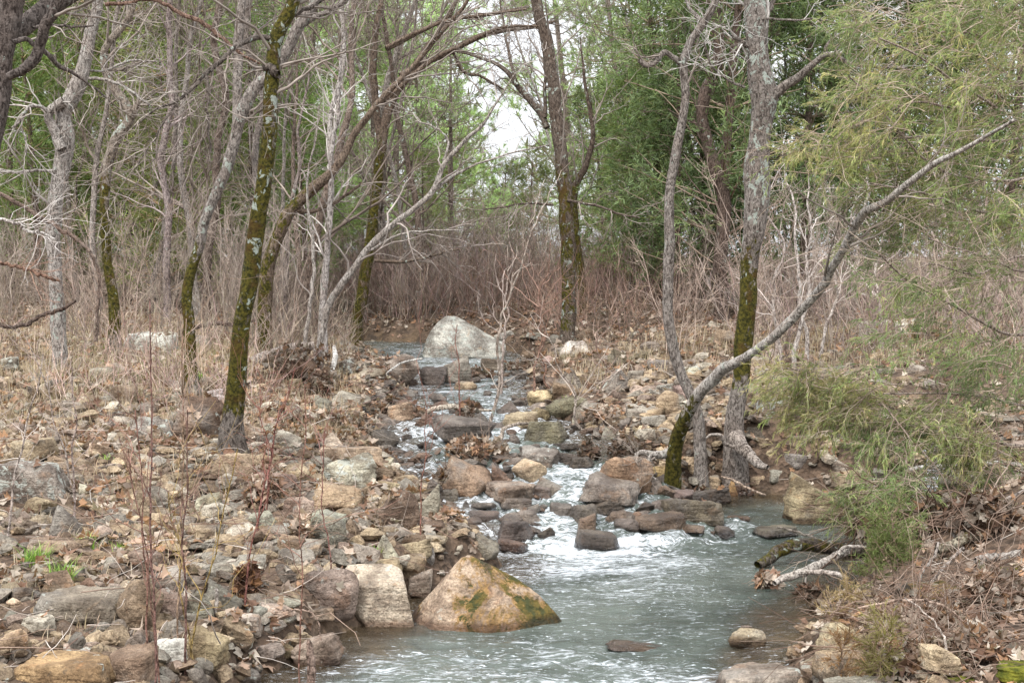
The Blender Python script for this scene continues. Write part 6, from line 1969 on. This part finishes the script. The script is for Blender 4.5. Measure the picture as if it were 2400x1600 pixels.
# ------------------------------------------------------------ the near cedar on the right
def near_cedar():
    rs = np.random.RandomState(2024)
    Yc = 10.3
    base = np.array([4.35, 10.9, float(ground_z(4.35, 10.9))])
    root = empty('cedar_tree', base)
    tag(root, 'near feathery cedar overhanging the creek from the right edge', 'cedar tree')
    B0 = -Vector(base)
    def loc(o):
        o.data.transform(Matrix.Translation(B0)); return o
    tp = np.array([[4.35, 10.9, base[2] - .2], [4.3, 10.85, 1.5], [4.35, 10.9, 3.2], [4.25, 10.95, 5.5], [4.3, 10.9, 8.0]])
    q = resample(tp, 40)
    o = mobj('trunk', stem_mesh('trunk', wobble(q, .06, 5), np.linspace(.12, .03, 40), 12, None, .1, .5, 5), root)
    o.color = (.24, .18, .145, 1); loc(o)
    # woody limbs seen in the photograph, pixels and distance
    LB = [([(2560, 220), (2380, 190), (2260, 250), (2140, 240), (2000, 300), (1930, 340)], 10.5, 9.8, 8),
          ([(2560, 640), (2400, 600), (2290, 640), (2180, 620), (2080, 680)], 10.3, 9.4, 7),
          ([(2560, 300), (2400, 421), (2253, 416), (2192, 388), (2136, 342), (2090, 286), (2034, 219), (1990, 180)], 10.4, 9.6, 9),
          ([(2600, 420), (2400, 505), (2314, 500), (2212, 469), (2120, 444), (2040, 430)], 10.5, 9.7, 9),
          ([(2600, 700), (2400, 786), (2314, 760), (2227, 714), (2161, 678), (2100, 638), (2059, 592)], 10.5, 9.3, 9),
          ([(2600, 980), (2400, 1040), (2260, 1000), (2187, 984), (2085, 958), (2008, 922), (1906, 876), (1840, 862)], 10.5, 9.9, 9),
          ([(2600, 860), (2430, 940), (2370, 945), (2300, 924), (2160, 920), (2070, 922)], 10.4, 9.6, 8),
          ([(2600, 140), (2400, 250), (2345, 260), (2250, 200), (2150, 130), (2060, 90)], 10.6, 9.4, 9),
          ([(2600, 0), (2430, 120), (2330, 90), (2200, 60), (2080, 20)], 10.7, 10.2, 9),
          ([(2560, 560), (2420, 640), (2300, 600), (2180, 560)], 10.5, 9.2, 7),
          ([(2540, 300), (2360, 330), (2200, 320), (2050, 330), (1900, 330), (1860, 320)], 10.6, 9.9, 7),
          ([(2500, 1060), (2380, 1090), (2300, 1050), (2240, 1020)], 10.2, 9.4, 6),
          ([(2080, 958), (2130, 1030), (2120, 1090), (2110, 1180)], 9.7, 9.3, 5),
          ([(2480, 1120), (2420, 1150), (2370, 1180)], 9.8, 9.3, 6)]
    limbs = []
    for pts, ya, yb, w in LB:
        m = len(pts)
        P = np.array([at(px, py, ya + (yb - ya) * i / (m - 1)) for i, (px, py) in enumerate(pts)])
        q = resample(P, 24)
        limbs.append((wobble(q, .05, len(limbs)), w / F * 10 / 2 * np.linspace(1, .4, 24)))
    for P, R in limbs:
        o = mobj('limb', stem_mesh('limb', P, R, 7, None, .03, 0, 3), root)
        o.color = (.36, .30, .26, 1); loc(o)
    # masses of hanging sprays: ellipses cx, cy, rx, ry in the photograph, distance range, number, hue (0 dark green .. 1 golden)
    MS = [(2200, 130, 230, 110, 9.5, 10.9, 150, .6), (2330, 330, 150, 230, 9.5, 10.9, 190, .42), (2150, 330, 130, 120, 10.0, 10.9, 90, .55), (2040, 260, 110, 80, 9.4, 10.2, 80, .75),
          (1960, 350, 110, 50, 9.6, 10.3, 66, .65), (1890, 335, 70, 30, 9.7, 10.2, 22, .75), (2080, 440, 130, 75, 10.1, 10.8, 50, .55), (2250, 520, 160, 90, 10.0, 10.9, 80, .45), (2350, 560, 90, 110, 9.3, 10.6, 50, .35),
          (2060, 560, 80, 90, 10.2, 10.8, 30, .3), (2010, 600, 40, 60, 10.3, 10.8, 10, .15), (2230, 680, 120, 60, 9.2, 10.2, 44, .35), (2120, 700, 70, 60, 9.2, 10., 26, .25), (2180, 820, 170, 60, 9.4, 10.3, 52, .2), (2340, 870, 90, 90, 9.5, 10.4, 56, .1),
          (1880, 880, 85, 38, 9.8, 10.2, 44, .7), (1950, 930, 120, 60, 9.7, 10.3, 120, .75), (1975, 980, 90, 26, 9.6, 10.1, 30, .6), (2085, 1015, 65, 38, 9.5, 9.9, 50, .35), (2240, 1010, 80, 40, 9.3, 9.9, 54, .6), (2280, 1060, 60, 35, 9.3, 9.8, 46, .7),
          (2150, 960, 120, 40, 9.6, 10.3, 36, .5), (2115, 1140, 55, 50, 9.2, 9.6, 40, .25), (2140, 1205, 35, 40, 9.1, 9.5, 22, .3), (2380, 1190, 50, 50, 9.2, 9.7, 60, .6), (2370, 1240, 40, 45, 9.2, 9.6, 30, .6), (2330, 1130, 70, 40, 9.4, 9.9, 34, .15), (2020, 1150, 40, 25, 9.3, 9.6, 14, .35),
          (2030, 60, 70, 60, 9.8, 10.6, 50, .35), (2300, 30, 120, 60, 9.7, 10.9, 120, .3), (1985, 1170, 30, 20, 9.4, 9.6, 8, .4)]
    Pw, Hu = [], []
    for cx, cy, rx, ry, ya, yb, n, hue in MS:
        if cy < 640: n = int(n * (.62 if cx > 2150 else .5))
        if 600 < cy < 830: n = int(n * .6)
        if cy >= 830: n = int(n * .78)
        r = np.sqrt(rs.rand(n)); a = rs.uniform(0, 6.28, n)
        yy = rs.uniform(ya, yb, n)
        for i in range(n):
            Pw.append(at(cx + rx * r[i] * math.cos(a[i]), cy + ry * r[i] * math.sin(a[i]), yy[i]))
            Hu.append(np.clip(hue + rs.normal(0, .22), 0, 1))
    Pw, Hu = np.array(Pw), np.array(Hu)
    n = len(Pw)
    # each spray starts nearer the trunk and reaches out and down to the left
    D = np.stack([rs.normal(-.65, .55, n), rs.normal(-.25, .5, n), rs.normal(.0, .38, n)], -1)
    L = rs.uniform(.22, .5, n)
    S = Pw - nrm(D) * (L * .5)[:, None]
    W_ = walk(rs, S, D, L, 9, .13, -.45, .06)
    R = np.repeat((.0038 * np.linspace(1, .4, 9))[None], n, 0)
    l2 = sprout(rs, W_, R, 7, (.08, .20), .6, 5, .12, -.25, .55, .1, 1., .0015)
    hu2 = np.repeat(Hu, 7)
    LP_ = np.stack([P for P, _ in limbs]); LR_ = np.stack([R_ for _, R_ in limbs])
    bt1 = sprout(rs, LP_, LR_, 9, (.35, 1.0), .5, 10, .14, -.2, .8, .15, 1., .003, .1, maxr=.006)
    bt2 = sprout(rs, bt1[0], bt1[1], 4, (.12, .4), .6, 6, .18, -.1, .8, .2, 1., .0022, .1)
    o = mobj('twig', crown_mesh('twig', [(W_, R, 3), (l2[0], l2[1], 3), (*bt1, 3), (*bt2, 3)], (.36, .29, .23), 6), root, 'stuff'); loc(o)
    # the strands
    k = 16
    Q = l2[0]
    m = len(Q)
    f = rs.uniform(0, 1, (m, k, 1)) * 3.99
    i0 = f.astype(int)[..., 0]
    fr = f - i0[..., None]
    idx_ = np.arange(m)[:, None]
    o_ = Q[idx_, i0] * (1 - fr) + Q[idx_, i0 + 1] * fr
    T = nrm(Q[idx_, i0 + 1] - Q[idx_, i0])
    d = nrm(T * .9 + rs.normal(0, .36, (m, k, 3)) + np.array([0, 0, -.22]))
    ln = rs.uniform(.02, .055, (m, k, 1))
    side = nrm(np.cross(d, rs.normal(0, 1, (m, k, 3)))) * .0018
    mid = o_ + d * ln * .55
    tip = o_ + d * ln + np.array([0, 0, -.16]) * ln
    V = np.stack([o_ - side, o_ + side, mid + side * .9, mid - side * .9, tip], 2).reshape(-1, 3)
    b_ = (np.arange(m * k) * 5)[:, None]
    F1 = (np.array([[0, 1, 2, 3]]) + b_)
    F2 = (np.array([[3, 2, 4]]) + b_)
    hu = np.clip(hu2[:, None] + rs.normal(0, .18, (m, k)), 0, 1)[..., None]
    g0, g1, g2 = np.array([.125, .18, .075]), np.array([.235, .295, .105]), np.array([.38, .33, .15])
    c = np.where(hu < .5, g0 * (1 - hu * 2) + g1 * hu * 2, g1 * (2 - hu * 2) + g2 * (hu * 2 - 1)) * rs.uniform(.75, 1.5, (m, 1, 1)) * rs.uniform(.8, 1.2, (m, k, 1))
    c = np.repeat(c[:, :, None, :], 5, 2).reshape(-1, 3)
    o = mobj('crown', mesh_np('crown', V, [F1, F2], M_GREEN, c), root, 'stuff'); loc(o)
near_cedar()

def cedar_sprig(label, px0, py0, px1, py1, Y, wpx, n, col, seed):
    Y = min(Y, hit((px0 + px1) / 2, min(py0, 1590))[1] - .1)
    rs = np.random.RandomState(seed)
    a, b_ = at(px0, py0, Y), at(px1, py1, Y - .15)
    root = empty('cedar_sprig', a)
    tag(root, label, 'cedar sprig')
    P = wobble(resample(np.array([a, (a + b_) / 2 + rs.normal(0, .02, 3), b_]), 20), .03, seed)
    R = np.linspace(.006, .0025, 20)
    o = mobj('stem', stem_mesh('stem', P, R, 6, None, 0, 0, seed), root); o.color = (.42, .32, .25, 1); o.data.transform(Matrix.Translation(-Vector(a)))
    w = wpx / F * Y
    l1 = sprout(rs, P[None], R[None], n, (w * .25, w * .6), .5, 7, .12, .1, 1.3, .25, 1., .0018)
    l2 = sprout(rs, l1[0], l1[1], 6, (.04, .10), .6, 4, .1, 0, .7, .15, 1., .0013)
    Q = l2[0]; k = 10; m = len(Q)
    o_ = Q[:, None, 0] + (Q[:, 3] - Q[:, 0])[:, None] * rs.uniform(0, 1, (m, k, 1))
    d = nrm(nrm(Q[:, 3] - Q[:, 0])[:, None] * .9 + rs.normal(0, .45, (m, k, 3)))
    ln = rs.uniform(.02, .05, (m, k, 1))
    side = nrm(np.cross(d, rs.normal(0, 1, (m, k, 3)))) * .0022
    V = np.stack([o_ - side, o_ + side, o_ + d * ln], 2).reshape(-1, 3)
    c = np.repeat((np.array(col)[None, None] * rs.uniform(.6, 1.3, (m, k, 1)))[:, :, None, :], 3, 2).reshape(-1, 3)
    for nm, me in (('twig', crown_mesh('twig', [(*l1, 3), (*l2, 3)], (.34, .25, .18), seed)), ('crown', mesh_np('crown', V, np.arange(m * k * 3).reshape(-1, 3), M_GREEN, c))):
        o = mobj(nm, me, root, 'stuff'); o.data.transform(Matrix.Translation(-Vector(a)))
cedar_sprig('small bushy cedar sprig hanging in front of the leaf jam at right', 2095, 1390, 2090, 1200, 9.0, 150, 60, (.12, .155, .05), 31)
cedar_sprig('second dangling cedar sprig left of the small bushy one', 2040, 1400, 2075, 1270, 9.1, 90, 26, (.13, .16, .055), 32)
cedar_sprig('yellow-brown cedar sprig hanging at the bottom right over the boulders', 2040, 1610, 2075, 1480, 7.9, 100, 26, (.27, .24, .09), 33)
cedar_sprig('rusty drooping sprig in front of the sloping lower boulder', 1955, 1600, 1975, 1500, 7.8, 60, 12, (.34, .20, .10), 34)
cedar_sprig('fine tan sprig over the right edge of the pool', 1940, 1480, 1990, 1390, 8.8, 90, 14, (.36, .27, .14), 35)

# stone in the pool with its flat cap, and the wash over the hidden stones in front
b = hit(1752, 1520)
o = put_rock(rock_protos['R'][2], b[0], b[1] + .1, b[2] - .04, 92 / F * b[1], .17, .13, .2, (0, 0), 'sand', None, 'rock', .2)
tag(o, 'low sandy stone in the pool carrying a small flat stone', 'rock')
o = put_rock(rock_protos['S'][3], b[0] + .01, b[1] + .1, b[2] + .085, .055, .05, .012, .5, (0, 0), 'pink', None, 'rock', 0.)
tag(o, 'tiny flat stone resting on top of the low sandy stone in the pool', 'rock')
